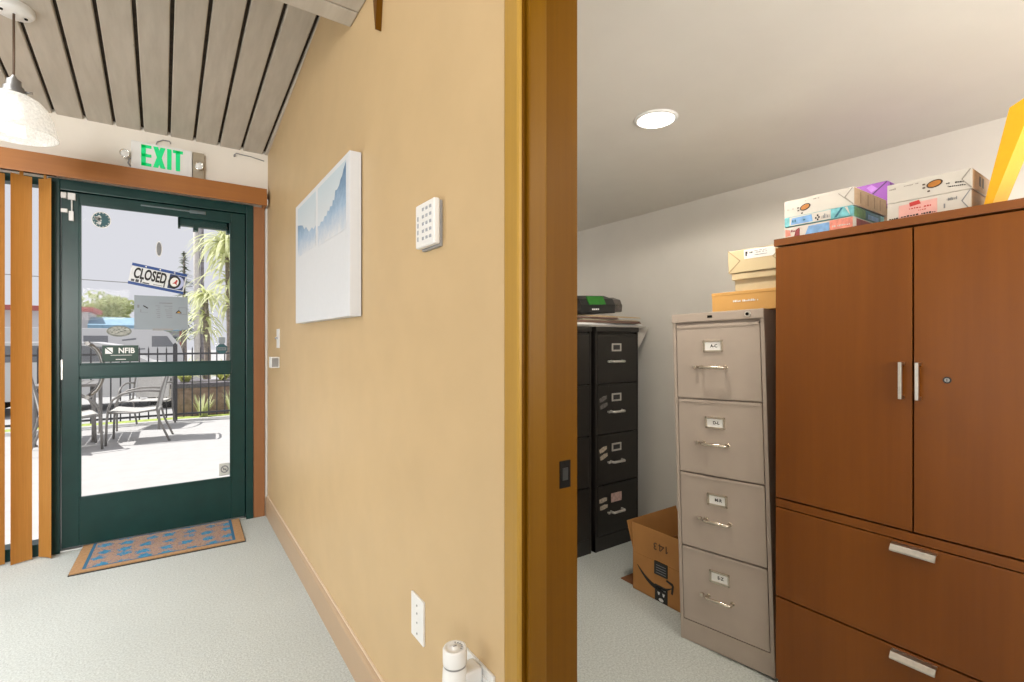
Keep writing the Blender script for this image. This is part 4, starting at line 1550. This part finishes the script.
# bottom ream: coral and blue
r1 = ream_box('paper_ream', 'coral and blue printed paper ream lowest in the stack at the cabinet corner', 'paper ream', 1.835, 0.682, TW, 0.218, 0.275, 0.047, M_REAMW, group=GRA)
mb = MB()
fpoly(mb, [(0.0, 0.003), (0.068, 0.003), (0.068, 0.044), (0.0, 0.044)], 0)
fpoly(mb, [(0.070, 0.003), (0.150, 0.003), (0.135, 0.040), (0.070, 0.040)], 1)
fpoly(mb, [(0.165, 0.006), (0.185, 0.006), (0.178, 0.034), (0.166, 0.040)], 2)
fpoly(mb, [(0.195, 0.016), (0.214, 0.014), (0.214, 0.040), (0.20, 0.036)], 0)
dash_front(mb, 0.008, 0.06, 0.020, 0.006, 3, 3, 0.005, 0.0014)
dash_front(mb, 0.150, 0.195, 0.028, 0.008, 4, 2, 0.008, 0.0014)
mb.box(0.03, 0.245, -0.0008, 0.0004, 0.004, 0.043, mi=2)
part('wrapper_print', mb, [M_REDP, M_BLUEP, mat('maroon_print', (0.22, 0.03, 0.04), 0.5, var=0.3, scale=80), M_REAMW], r1)
# middle ream: aqua
r2 = ream_box('paper_ream', 'aqua printed paper ream with white label in the middle of the corner stack', 'paper ream', 1.832, 0.684, TW + 0.0478, 0.214, 0.275, 0.035, M_TEALP, group=GRA)
mb = MB()
fpoly(mb, [(0.062, 0.002), (0.196, 0.002), (0.196, 0.033), (0.062, 0.033)], 0)
fpoly(mb, [(0.118, 0.005), (0.192, 0.005), (0.188, 0.028), (0.122, 0.030)], 1, 0.0014)
dash_front(mb, 0.122, 0.188, 0.013, 0.010, 7, 4, 0.010, 0.0019)
dash_front(mb, 0.066, 0.090, 0.008, 0.018, 9, 3, 0.0016, 0.0014)
for (yy, zz) in ((0.102, 0.022), (0.108, 0.014), (0.102, 0.008), (0.098, 0.015)):
    mb.box(-0.0014, 0.0004, yy - 0.002, yy + 0.003, zz - 0.003, zz + 0.003, mi=2)
fpoly(mb, [(0.004, 0.003), (0.012, 0.032), (0.020, 0.032)], 0)
fpoly(mb, [(0.045, 0.003), (0.025, 0.032), (0.032, 0.032), (0.052, 0.003)], 4)
mb.box(0.02, 0.11, -0.0008, 0.0004, 0.002, 0.033, mi=5)
mb.box(0.11, 0.24, -0.0008, 0.0004, 0.002, 0.033, mi=4)
mb.box(0.13, 0.22, -0.0012, 0.0004, 0.006, 0.022, mi=1)
part('wrapper_print', mb, [M_REAMW, M_BLUEP, M_INK, M_GREYINK, M_DKTEAL, M_GREENP], r2)
# top ream: white with brown mark
r3 = ream_box('paper_ream', 'white paper ream with brown oval mark topmost of the corner stack', 'paper ream', 1.838, 0.680, TW + 0.0836, 0.222, 0.280, 0.060, M_REAMW, group=GRA)
mb = MB()
beetle(mb, 0.150, 0.026, 0.018, 0.011, R(-18), 0, 1)
dash_front(mb, 0.105, 0.150, 0.046, 0.004, 12, 2, 0.005, 0.0012)
dash_front(mb, 0.190, 0.212, 0.026, 0.004, 13, 2, 0.005, 0.0012)
fpoly(mb, [(0.0, 0.004), (0.024, 0.030), (0.002, 0.058), (0.005, 0.058), (0.028, 0.031), (0.044, 0.048), (0.046, 0.046), (0.003, 0.002)], 2)
mb.box(0.004, 0.276, -0.0008, 0.0004, 0.002, 0.058, mi=3)
for xx in (0.05, 0.11, 0.165, 0.215):
    mb.box(xx, xx + 0.006, -0.0012, 0.0004, 0.012, 0.05, mi=4)
part('wrapper_print', mb, [M_ORANGE, M_INK, M_FOLD, M_REAMTAN, mat('brown_crease', (0.24, 0.15, 0.09), 0.6)], r3)

# two white reams behind carry a purple one
r4 = ream_box('paper_ream', 'plain white paper ream lowest below the purple packet, behind the corner stack', 'paper ream', 2.125, 0.690, TW, 0.205, 0.255, 0.062, M_REAMW, group=GRA)
r5 = ream_box('paper_ream', 'plain pale paper ream directly under the purple packet, behind the corner stack', 'paper ream', 2.125, 0.694, TW + 0.0628, 0.200, 0.255, 0.062, M_REAMTAN, group=GRA)
r6 = ream_box('paper_packet', 'purple wrapped paper packet behind the corner stack on the brown cabinet', 'paper packet', 2.128, 0.680, TW + 0.1256, 0.205, 0.250, 0.092, mat('purple_wrapper', (0.34, 0.10, 0.52), 0.35, var=0.06, scale=30), group=GRA)
mb = MB()
fpoly(mb, [(0.0, 0.088), (0.052, 0.045), (0.002, 0.004), (0.004, 0.001), (0.055, 0.043), (0.080, 0.012), (0.083, 0.014), (0.056, 0.047), (0.003, 0.091)], 0)
fpoly(mb, [(0.030, 0.070), (0.050, 0.060), (0.066, 0.080), (0.050, 0.088)], 1)
mb.box(0.02, 0.22, -0.001, 0.0004, 0.004, 0.088, mi=2)
mb.box(0.06, 0.12, -0.0014, 0.0004, 0.04, 0.075, mi=3)
part('wrapper_fold', mb, [mat('dark_purple', (0.08, 0.02, 0.12), 0.5), mat('light_purple', (0.50, 0.22, 0.70), 0.4), mat('violet_end', (0.15, 0.03, 0.22), 0.5), M_REAMTAN], r6)

GRB = 'white reams beside the yellow holder'
r7 = ream_box('paper_ream', 'white paper ream with pink label at the bottom beside the yellow holder', 'paper ream', 1.835, 0.392, TW, 0.196, 0.280, 0.062, M_REAMW, group=GRB)
mb = MB()
fpoly(mb, [(0.074, 0.008), (0.166, 0.004), (0.166, 0.050), (0.074, 0.054)], 0)
fpoly(mb, [(0.112, 0.046), (0.138, 0.042), (0.140, 0.054), (0.116, 0.058)], 1, 0.0014)
dash_front(mb, 0.088, 0.140, 0.034, 0.005, 21, 1, 0.006, 0.0014)
dash_front(mb, 0.100, 0.118, 0.026, 0.003, 25, 1, 0.006, 0.0014)
dash_front(mb, 0.070, 0.160, 0.013, 0.005, 22, 2, 0.006, 0.0014)
dash_front(mb, 0.030, 0.052, 0.040, 0.009, 23, 3, 0.0016, 0.0014)
dash_front(mb, 0.056, 0.068, 0.020, 0.022, 24, 3, 0.004, 0.0014)
fpoly(mb, [(0.0, 0.004), (0.018, 0.032), (0.001, 0.060), (0.003, 0.061), (0.021, 0.033), (0.003, 0.003)], 3)
dash_front(mb, 0.168, 0.192, 0.012, 0.004, 29, 2, 0.006, 0.0014)
mb.box(0.006, 0.270, -0.0008, 0.0004, 0.003, 0.060, mi=4)
part('wrapper_print', mb, [M_PINKL, M_RED, M_INK, M_GREYINK, M_REAMTAN], r7)
r8 = ream_box('paper_ream', 'white paper ream with brown oval mark on top beside the yellow holder', 'paper ream', 1.835, 0.390, TW + 0.0628, 0.198, 0.280, 0.058, M_REAMW, group=GRB)
mb = MB()
beetle(mb, 0.082, 0.034, 0.019, 0.011, R(-12), 0, 1)
dash_front(mb, 0.010, 0.052, 0.012, 0.004, 31, 2, 0.005, 0.0012, 0.1)
dash_front(mb, 0.018, 0.056, 0.022, 0.004, 32, 2, 0.005, 0.0012, 0.1)
dash_front(mb, 0.120, 0.155, 0.044, 0.003, 33, 3, 0.004, 0.0012)
dash_front(mb, 0.176, 0.192, 0.040, 0.006, 34, 3, 0.004, 0.0012)
fpoly(mb, [(0.0, 0.004), (0.020, 0.030), (0.002, 0.056), (0.005, 0.056), (0.023, 0.031), (0.003, 0.002)], 3)
mb.box(0.006, 0.270, -0.0008, 0.0004, 0.003, 0.055, mi=4)
for xx in (0.07, 0.10):
    mb.box(xx, xx + 0.016, -0.0012, 0.0004, 0.018, 0.046, mi=1)
part('wrapper_print', mb, [M_ORANGE, mat('dark_brown_print', (0.06, 0.035, 0.02), 0.5), M_INK, M_FOLD, M_REAMTAN], r8)

mb = MB()
mb.prism([(0.3655, TW), (0.3490, TW), (0.2590, 1.897), (0.3140, 1.868)], 'x', 1.822, 1.945, bev=0.0015)
solid('yellow_holder', mb, mat('yellow_plastic', (0.72, 0.37, 0.005), 0.45, var=0.03), (1.88, 0.357, TW), 'yellow leaning wedge-shaped holder on the brown cabinet beside the white reams', 'holder')

# ------------------------------------------------------------------ recessed ceiling lights of the office
M_LENS = mat('lit_lens', (0.9, 0.88, 0.85), 0.4, emit=(1.0, 0.94, 0.86), estr=9.0)
for i, (x, y, _) in enumerate(LAMPS_OFFICE[:1]):
    rl = thing('recessed_light', 'round lit recessed downlight in the white office ceiling', 'ceiling light', (x, y, OC))
    mb = MB()
    mb.lathe([(0.068, -0.002), (0.070, -0.007), (0.078, -0.005), (0.082, 0.0), (0.080, 0.001)], (x, y, OC), 48)
    part('trim_ring', mb, M_WHITEPL, rl)
    mb = MB()
    mb.lathe([(0.0, -0.018), (0.03, -0.0165), (0.055, -0.011), (0.069, -0.003)], (x, y, OC), 48)
    part('light_lens', mb, M_LENS, rl)

# ------------------------------------------------------------------ outside: patio, fence, furniture, street
GZ = -0.03
M_CONC = mat('pale_concrete', (0.46, 0.455, 0.45), 0.85, var=0.04, scale=9)
M_ASPH = mat('sunlit_asphalt', (0.42, 0.42, 0.42), 0.9, var=0.08, scale=30)
M_GRASS = mat('dry_lawn', (0.34, 0.42, 0.10), 0.95, var=0.35, scale=14)
mb = MB()
mb.box(-9, 7, YD + 0.10, 9.72, GZ - 0.15, GZ)
struct('patio', mb, M_CONC)
mb = MB()
mb.box(-9, 9, 9.72, 10.15, GZ - 0.25, GZ - 0.02)
struct('lawn', mb, M_GRASS)
mb = MB()
mb.box(-40, 40, 10.15, 90, GZ - 0.4, GZ - 0.10)
struct('road', mb, M_ASPH)

M_IRON = mat('black_iron', (0.075, 0.075, 0.08), 0.5, 0.1)
fn = thing('patio_fence', 'black iron picket fence along the far edge of the patio', 'fence', (-0.8, 9.57, GZ))
FXL, FXR = -3.4, 1.75
for z in (0.055, 1.03):
    mb = MB()
    mb.box(FXL, FXR, 9.555, 9.59, z, z + 0.03, 0.003)
    part('fence_rail', mb, M_IRON, fn)
proto = None
n = int((FXR - FXL) / 0.115)
for i in range(n):
    x = FXL + i * 0.115
    if i % 16 == 14:
        mb = MB()
        mb.box(x - 0.030, x + 0.030, 9.545, 9.605, GZ, 1.19, 0.004)
        mb.prism([(x - 0.03, 1.19), (x + 0.03, 1.19), (x, 1.225)], 'y', 9.55, 9.60)
        part('fence_post', mb, M_IRON, fn)
    elif proto is None:
        mb = MB()
        mb.box(x - 0.009, x + 0.009, 9.563, 9.581, 0.02, 1.12, 0.001)
        mb.prism([(x - 0.009, 1.12), (x + 0.009, 1.12), (x, 1.165)], 'y', 9.564, 9.580)
        proto = part('picket', mb, M_IRON, fn)
        px0 = x
    else:
        c = proto.copy()
        COL.objects.link(c)
        c.parent = fn
        c.location = (x - px0, 0, 0)

M_CHAIRM = mat('bronze_chair_frame', (0.24, 0.23, 0.22), 0.45, 0.1)
M_SLING = mat('pale_sling', (0.50, 0.49, 0.47), 0.7, var=0.1, scale=60)


def make_chair(label):
    """faces local +X, origin between the feet"""
    t = thing('patio_chair', label, 'chair', world=False, group='metal patio chairs')
    mb = MB()
    mb.prism([(-0.22, 0.405), (0.0, 0.392), (0.24, 0.425), (0.27, 0.415), (0.27, 0.405), (0.24, 0.412), (0.0, 0.378), (-0.22, 0.392)], 'y', -0.235, 0.235)
    part('seat', mb, M_SLING, t)
    mb = MB()
    mb.prism([(-0.20, 0.42), (-0.29, 0.90), (-0.30, 0.90), (-0.215, 0.42)], 'y', -0.215, 0.215)
    part('backrest', mb, M_SLING, t)
    for s in (-1, 1):
        y = s * 0.255
        mb = MB()
        mb.tube([(-0.34, y, 0.0), (-0.24, y, 0.25), (-0.205, y, 0.42), (-0.25, y * .97, 0.66), (-0.315, y * .9, 0.92)], 0.013, 8)
        part('rear_leg', mb, M_CHAIRM, t)
        mb = MB()
        mb.tube([(0.30, y, 0.0), (0.29, y, 0.30), (0.275, y, 0.46), (0.235, y, 0.555), (0.15, y, 0.625), (0.02, y, 0.655), (-0.12, y, 0.655), (-0.245, y * .97, 0.64)], 0.013, 8)
        part('front_leg', mb, M_CHAIRM, t, 'front leg that curves into the armrest')
        mb = MB()
        mb.tube([(0.285, y, 0.40), (0.0, y, 0.385), (-0.205, y, 0.41)], 0.011, 8)
        part('seat_rail', mb, M_CHAIRM, t)
    mb = MB()
    mb.tube([(-0.315, -0.23, 0.92), (-0.325, -0.12, 0.945), (-0.325, 0.12, 0.945), (-0.315, 0.23, 0.92)], 0.013, 8)
    part('top_rail', mb, M_CHAIRM, t)
    return t


ch1 = make_chair('metal patio chair in full side view, its back towards the utility pole')
ch1.location = (-0.34, 7.95, GZ)
ch1.rotation_euler = (0, 0, R(176))
ch2 = copy_tree(ch1)
ch2['label'] = 'metal patio chair half hidden by the door stile, its arm facing the other chair'
ch2.location = (-1.02, 7.72, GZ)
ch2.rotation_euler = (0, 0, R(12))
ch3 = copy_tree(ch1)
ch3['label'] = 'metal patio chair behind the table close to the iron fence'
ch3.location = (-0.30, 9.10, GZ)
ch3.rotation_euler = (0, 0, R(-108))

pt = thing('patio_table', 'dark slatted metal patio table between the chairs by the fence', 'table', (-0.98, 8.50, GZ))
mb = MB()
for i in range(6):
    mb.box(-1.40 + i * 0.104, -1.40 + i * 0.104 + 0.090, 8.10, 8.90, 0.690, 0.705, 0.003)
mb.box(-1.41, -0.78, 8.09, 8.11, 0.675, 0.708, 0.003)
mb.box(-1.41, -0.78, 8.89, 8.91, 0.675, 0.708, 0.003)
part('table_top', mb, M_CHAIRM, pt)
for (x, y) in ((-1.36, 8.14), (-0.81, 8.14), (-1.36, 8.86), (-0.81, 8.86)):
    mb = MB()
    mb.cyl((x, y, GZ), (x, y, 0.69), 0.022, n=12)
    mb.cyl((x, y, GZ), (x, y, GZ + 0.02), 0.034, n=12)
    part('leg', mb, M_CHAIRM, pt)

# planted bed beyond the fence
M_SOIL = mat('brown_mulch', (0.20, 0.12, 0.10), 0.95, var=0.4, scale=25)
pb = thing('planter_bed', 'raised brown planter bed with dark rim just beyond the iron fence', 'planter', (0.85, 10.6, GZ - 0.1))
mb = MB()
mb.box(0.02, 2.6, 10.25, 11.1, -0.20, 0.44, 0.01)
part('planter_wall', mb, mat('reddish_brown_timber', (0.36, 0.25, 0.22), 0.9, var=0.3, scale=12), pb)
mb = MB()
mb.box(-0.02, 2.64, 10.21, 11.14, 0.43, 0.51, 0.008)
part('planter_rim', mb, mat('dark_rim', (0.17, 0.155, 0.18), 0.8, var=0.2), pb, 'dark rim')


def leaf_mat(name, a, b):
    t = NT(name)
    f = t.noise(t.coords(), 6, 3, 0.6)
    t.l(t.ramp(f, [(0.35, a), (0.65, b)]), t.b.inputs['Base Color'])
    t.b.inputs['Roughness'].default_value = 0.6
    tl = t.n('ShaderNodeBsdfTranslucent')
    tl.inputs[0].default_value = (*b, 1)
    mx = t.n('ShaderNodeMixShader')
    mx.inputs[0].default_value = 0.35
    t.l(t.b.outputs[0], mx.inputs[1])
    t.l(tl.outputs[0], mx.inputs[2])
    t.l(mx.outputs[0], t.out.inputs[0])
    return t.m


M_LEAFY = leaf_mat('yellow_green_leaf', (0.50, 0.54, 0.12), (0.72, 0.74, 0.34))
M_LEAFP = leaf_mat('pale_green_leaf', (0.52, 0.56, 0.24), (0.78, 0.80, 0.52))
M_LEAFT = leaf_mat('tree_leaf', (0.30, 0.35, 0.12), (0.46, 0.50, 0.24))
M_LEAFD = leaf_mat('grey_green_needle', (0.16, 0.20, 0.14), (0.28, 0.32, 0.22))
M_BARK = mat('grey_bark', (0.26, 0.22, 0.19), 0.9, var=0.3, scale=20)


def blade(mbx, base, d, ln, wd, droop, nseg=5):
    """one arching strap leaf"""
    t_ = bmesh.new()
    d = Vector(d).normalized()
    side = d.cross(Vector((0, 0, 1)))
    side = side.normalized() if side.length > 0.01 else Vector((1, 0, 0))
    p = Vector(base)
    rows = []
    for i in range(nseg + 1):
        u = i / nseg
        w = wd * (1 - u) ** 0.6 * 0.5 + 0.001
        rows.append((t_.verts.new(p - side * w), t_.verts.new(p + side * w)))
        d = (d + Vector((0, 0, -droop / nseg))).normalized()
        p = p + d * ln / nseg
    for a, b in zip(rows, rows[1:]):
        t_.faces.new((a[0], a[1], b[1], b[0]))
    mbx._add(t_, 0)


def tuft(name, label, cat, x, y, z, n, ln, wd, droop, m_, seed, spread=0.9, group=None):
    q = random.Random(seed)
    mbx = MB()
    for i in range(n):
        a = q.uniform(0, 2 * PI)
        e = q.uniform(0.15, spread)
        blade(mbx, (x + q.uniform(-.05, .05), y + q.uniform(-.05, .05), z), (math.cos(a) * e, math.sin(a) * e, 1), ln * q.uniform(.6, 1.1), wd, droop * q.uniform(.6, 1.3))
    return solid(name, mbx, m_, (x, y, z), label, cat, group)


tuft('ornamental_grass', 'yellow green strap leaved plant in the planter next to the fence post', 'plant', 0.20, 10.6, 0.52, 60, 0.50, 0.04, 1.3, M_LEAFY, 1, group='plants in the planter bed')
tuft('ornamental_grass', 'bushy yellow green plant in the middle of the planter bed', 'plant', 0.80, 10.7, 0.52, 60, 0.48, 0.04, 1.3, M_LEAFY, 2, group='plants in the planter bed')
tuft('ornamental_grass', 'yellow green plant in the planter behind the octagonal sticker', 'plant', 1.45, 10.6, 0.52, 60, 0.52, 0.04, 1.3, M_LEAFY, 3, group='plants in the planter bed')
tuft('ornamental_grass', 'low pale grass clump growing against the planter wall by the fence', 'plant', 0.45, 9.93, GZ - 0.02, 50, 0.40, 0.03, 0.6, M_LEAFP, 4, 0.45, group='grass clumps along the fence')
tuft('ornamental_grass', 'low pale grass clump at the sunny end of the planter wall', 'plant', 0.90, 9.93, GZ - 0.02, 60, 0.45, 0.03, 0.6, M_LEAFP, 5, 0.45, group='grass clumps along the fence')


def palm(label, x, y, h, nl, ln, seed, m_):
    q = random.Random(seed)
    t_ = thing('palm_tree', label, 'tree', (x, y, GZ - 0.1))
    mbx = MB()
    mbx.tube([(x, y, GZ - 0.1), (x + 0.03, y, h * 0.4), (x - 0.02, y, h)], [0.09, 0.07, 0.06], 10)
    part('trunk', mbx, M_BARK, t_)
    mbx = MB()
    for i in range(nl):
        a = q.uniform(0, 2 * PI)
        e = q.uniform(0.3, 2.0)
        k = q.choice([0, 0, 0, 1, 1])
        zz = h - k * q.uniform(0.2, h * 0.42)
        blade(mbx, (x, y, zz), (math.cos(a) * e, math.sin(a) * e, 0.9), ln * q.uniform(.5, 1.0), 0.075, 2.2 * q.uniform(.7, 1.3), 6)
    part('fronds', mbx, m_, t_)


palm('yellow green drooping palm filling the hinge side of the door view', 1.02, 12.2, 3.35, 190, 1.15, 11, M_LEAFP)
palm('shorter drooping palm beside the pale street pole', 0.66, 13.4, 2.3, 120, 0.85, 12, M_LEAFP)


def crown_tree(label, x, y, z, r, h, n, ls, m_, seed, squash=0.8, group=None):
    q = random.Random(seed)
    t_ = thing('leafy_tree', label, 'tree', (x, y, GZ - 0.1), group=group)
    mbx = MB()
    mbx.tube([(x, y, GZ - 0.1), (x + .05, y, z * 0.6), (x, y, z)], [0.16, 0.12, 0.05], 8)
    part('trunk', mbx, M_BARK, t_)
    mbx = MB()
    lobes = [(Vector((q.uniform(-.6, .6), q.uniform(-.6, .6), q.uniform(-.4, .5))) * r, q.uniform(.4, .65) * r) for _ in range(9)]
    for i in range(n):
        c, rr = q.choice(lobes)
        d = Vector((q.gauss(0, 1), q.gauss(0, 1), q.gauss(0, 1))).normalized() * rr * q.uniform(.7, 1.05)
        p = Vector((x, y, z)) + Vector((c.x + d.x, c.y + d.y, (c.z + d.z) * squash))
        u = Vector((q.gauss(0, 1), q.gauss(0, 1), q.gauss(0, 1))).normalized()
        v = u.orthogonal().normalized() * ls * .5
        u = u * ls
        t2 = bmesh.new()
        t2.faces.new([t2.verts.new(p - u), t2.verts.new(p + v), t2.verts.new(p + u), t2.verts.new(p - v)])
        mbx._add(t2, 0)
    part('crown', mbx, m_, t_)


crown_tree('round pale green tree above the blue roofed building across the street', -2.75, 33.2, 2.75, 1.2, 3, 1500, 0.12, M_LEAFT, 5)
crown_tree('pale green tree crown showing under the tilted CLOSED sign', -0.65, 35, 2.1, 1.0, 3, 900, 0.12, M_LEAFT, 6)
cf = thing('conifer', 'grey green conifer beside the street pole', 'tree', (0.42, 24, GZ - 0.1))
mb = MB()
mb.cyl((0.42, 24, GZ - 0.1), (0.42, 24, 4.9), 0.12, 0.02, n=8)
part('trunk', mb, M_BARK, cf)
mb = MB()
q = random.Random(7)
for i in range(260):
    u = q.random()
    zz = 1.2 + 3.7 * u
    a = q.uniform(0, 2 * PI)
    blade(mb, (0.42, 24, zz), (math.cos(a), math.sin(a), 0.25), (1.05 - 0.9 * u) * q.uniform(.7, 1.05), 0.14, 0.6, 3)
part('needle_branches', mb, M_LEAFD, cf)

pole = thing('utility_pole', 'tall pale utility pole across the street', 'pole', (0.60, 16.5, GZ - 0.1))
mb = MB()
mb.cyl((0.62, 16.5, GZ - 0.1), (0.56, 16.5, 7.0), 0.085, 0.075, n=14)
part('pole_shaft', mb, mat('bleached_pole', (0.66, 0.62, 0.58), 0.85, var=0.1, scale=15), pole)
mb = MB()
mb.cyl((0.735, 16.45, GZ - 0.1), (0.70, 16.45, 7.0), 0.045, 0.045, n=10)
part('conduit', mb, mat('weathered_conduit', (0.24, 0.22, 0.23), 0.7, var=0.3, scale=8), pole, 'dark conduit')
mb = MB()
mb.tube([(-6, 16.5, 2.86), (-3, 16.5, 2.84), (-0.9, 16.5, 2.80), (0.49, 16.5, 2.78)], 0.012, 6)
solid('power_line', mb, M_GREYPL, (-1, 16.5, 2.8), 'thin overhead power line running to the utility pole', 'cable')

# shop building across the street
bl = thing('shop_building', 'white shop building with red roof edge and blue canopy across the street', 'building', (-3.0, 29, GZ - 0.1))
mb = MB()
mb.box(-9.0, -2.98, 28.2, 31, GZ - 0.1, 2.55)
mb.box(-3.0, 0.6, 29.0, 31, GZ - 0.1, 1.70)
part('walls', mb, mat('white_stucco', (0.62, 0.60, 0.60), 0.8, var=0.03, scale=3), bl)
mb = MB()
mb.box(-9.2, -2.78, 27.9, 31.2, 2.52, 2.72, 0.02)
part('red_roof_edge', mb, mat('faded_red_roof', (0.45, 0.12, 0.11), 0.7), bl)
mb = MB()
mb.prism([(27.6, 1.72), (29.0, 1.72), (29.0, 2.32), (28.6, 2.32), (27.6, 1.95)], 'x', -2.95, 0.6)
for i in range(18):
    mb.box(-2.9 + i * 0.2, -2.87 + i * 0.2, 27.58, 27.62, 1.72, 1.95)
part('blue_canopy', mb, mat('faded_blue_canopy', (0.25, 0.40, 0.52), 0.6, var=0.1, scale=5), bl)
for x in (-2.85, -1.2, 0.4):
    mb = MB()
    mb.box(x - 0.09, x + 0.09, 27.75, 27.93, GZ - 0.1, 1.72)
    part('red_column', mb, mat('faded_red_paint', (0.42, 0.16, 0.12), 0.7), bl)
for x in (-2.5, -1.5, -0.5):
    mb = MB()
    mb.box(x, x + 0.75, 28.95, 29.0, 0.75, 1.45)
    part('shop_window', mb, mat('dull_window_glass', (0.12, 0.14, 0.16), 0.2), bl)


def make_vehicle(name, label, cat, body_poly, glass_polys, wheels, y0, y1, m_body, x0, z0, marks=()):
    t_ = thing(name, label, cat, (x0, (y0 + y1) / 2, z0))
    mbx = MB()
    mbx.prism([(x0 + a, z0 + b) for a, b in body_poly], 'y', y0, y1, bev=0.03)
    part('vehicle_body', mbx, m_body, t_)
    for gp in glass_polys:
        mbx = MB()
        mbx.prism([(x0 + a, z0 + b) for a, b in gp], 'y', y0 - 0.006, y1 + 0.006)
        part('side_window', mbx, mat('tinted_car_glass', (0.20, 0.21, 0.23), 0.2, spec=0.6), t_)
    for (a, b, r) in wheels:
        for yy in (y0, y1):
            mbx = MB()
            mbx.cyl((x0 + a, yy - 0.02 if yy == y0 else yy - 0.2, z0 + b), (x0 + a, yy + 0.2 if yy == y0 else yy + 0.02, z0 + b), r, n=24)
            mbx.cyl((x0 + a, yy - 0.03 if yy == y0 else yy, z0 + b), (x0 + a, yy if yy == y0 else yy + 0.03, z0 + b), r * 0.6, n=20, mi=1)
            part('wheel', mbx, [M_BLACKPL, M_STEEL], t_)
    for mk in marks:
        mbx = MB()
        mbx.prism([(x0 + a, z0 + b) for a, b in mk], 'y', y0 - 0.008, y0 + 0.01)
        part('side_marking', mbx, M_GREYINK, t_)
    return t_


M_CARW = mat('white_car_paint', (0.66, 0.66, 0.67), 0.25, var=0.02)
make_vehicle('parked_van', 'white boxy van parked across the street below the paper notice', 'van',
             [(-3.2, 0.35), (1.15, 0.35), (1.22, 0.8), (1.12, 1.25), (0.85, 1.62), (0.6, 1.72), (-3.2, 1.72)],
             [[(0.45, 1.22), (0.98, 1.22), (0.80, 1.52), (0.45, 1.52)], [(-1.0, 1.25), (-0.5, 1.25), (-0.5, 1.52), (-1.0, 1.52)]],
             [(-2.4, 0.35, 0.35), (0.55, 0.35, 0.35)], 17.0, 18.9, M_CARW, -0.9, GZ - 0.1,
             marks=[[(-0.2, 1.38), (0.1, 1.42), (0.1, 1.46), (-0.2, 1.42)], [(-0.3, 1.1), (0.3, 1.15), (0.3, 1.18), (-0.3, 1.13)]])
make_vehicle('parked_car', 'white car parked just beyond the iron fence', 'car',
             [(-3.0, 0.28), (1.15, 0.28), (1.22, 0.55), (1.12, 0.78), (0.30, 0.95), (-0.25, 1.30), (-0.6, 1.36), (-1.9, 1.36), (-2.5, 1.02), (-3.0, 0.95)],
             [[(0.10, 0.98), (-0.32, 1.26), (-0.85, 1.29), (-0.85, 0.98)], [(-0.92, 0.98), (-0.92, 1.29), (-1.85, 1.29), (-2.25, 1.0)]],
             [(-2.2, 0.31, 0.31), (0.55, 0.31, 0.31)], 12.4, 14.1, M_CARW, -0.65, GZ - 0.1)
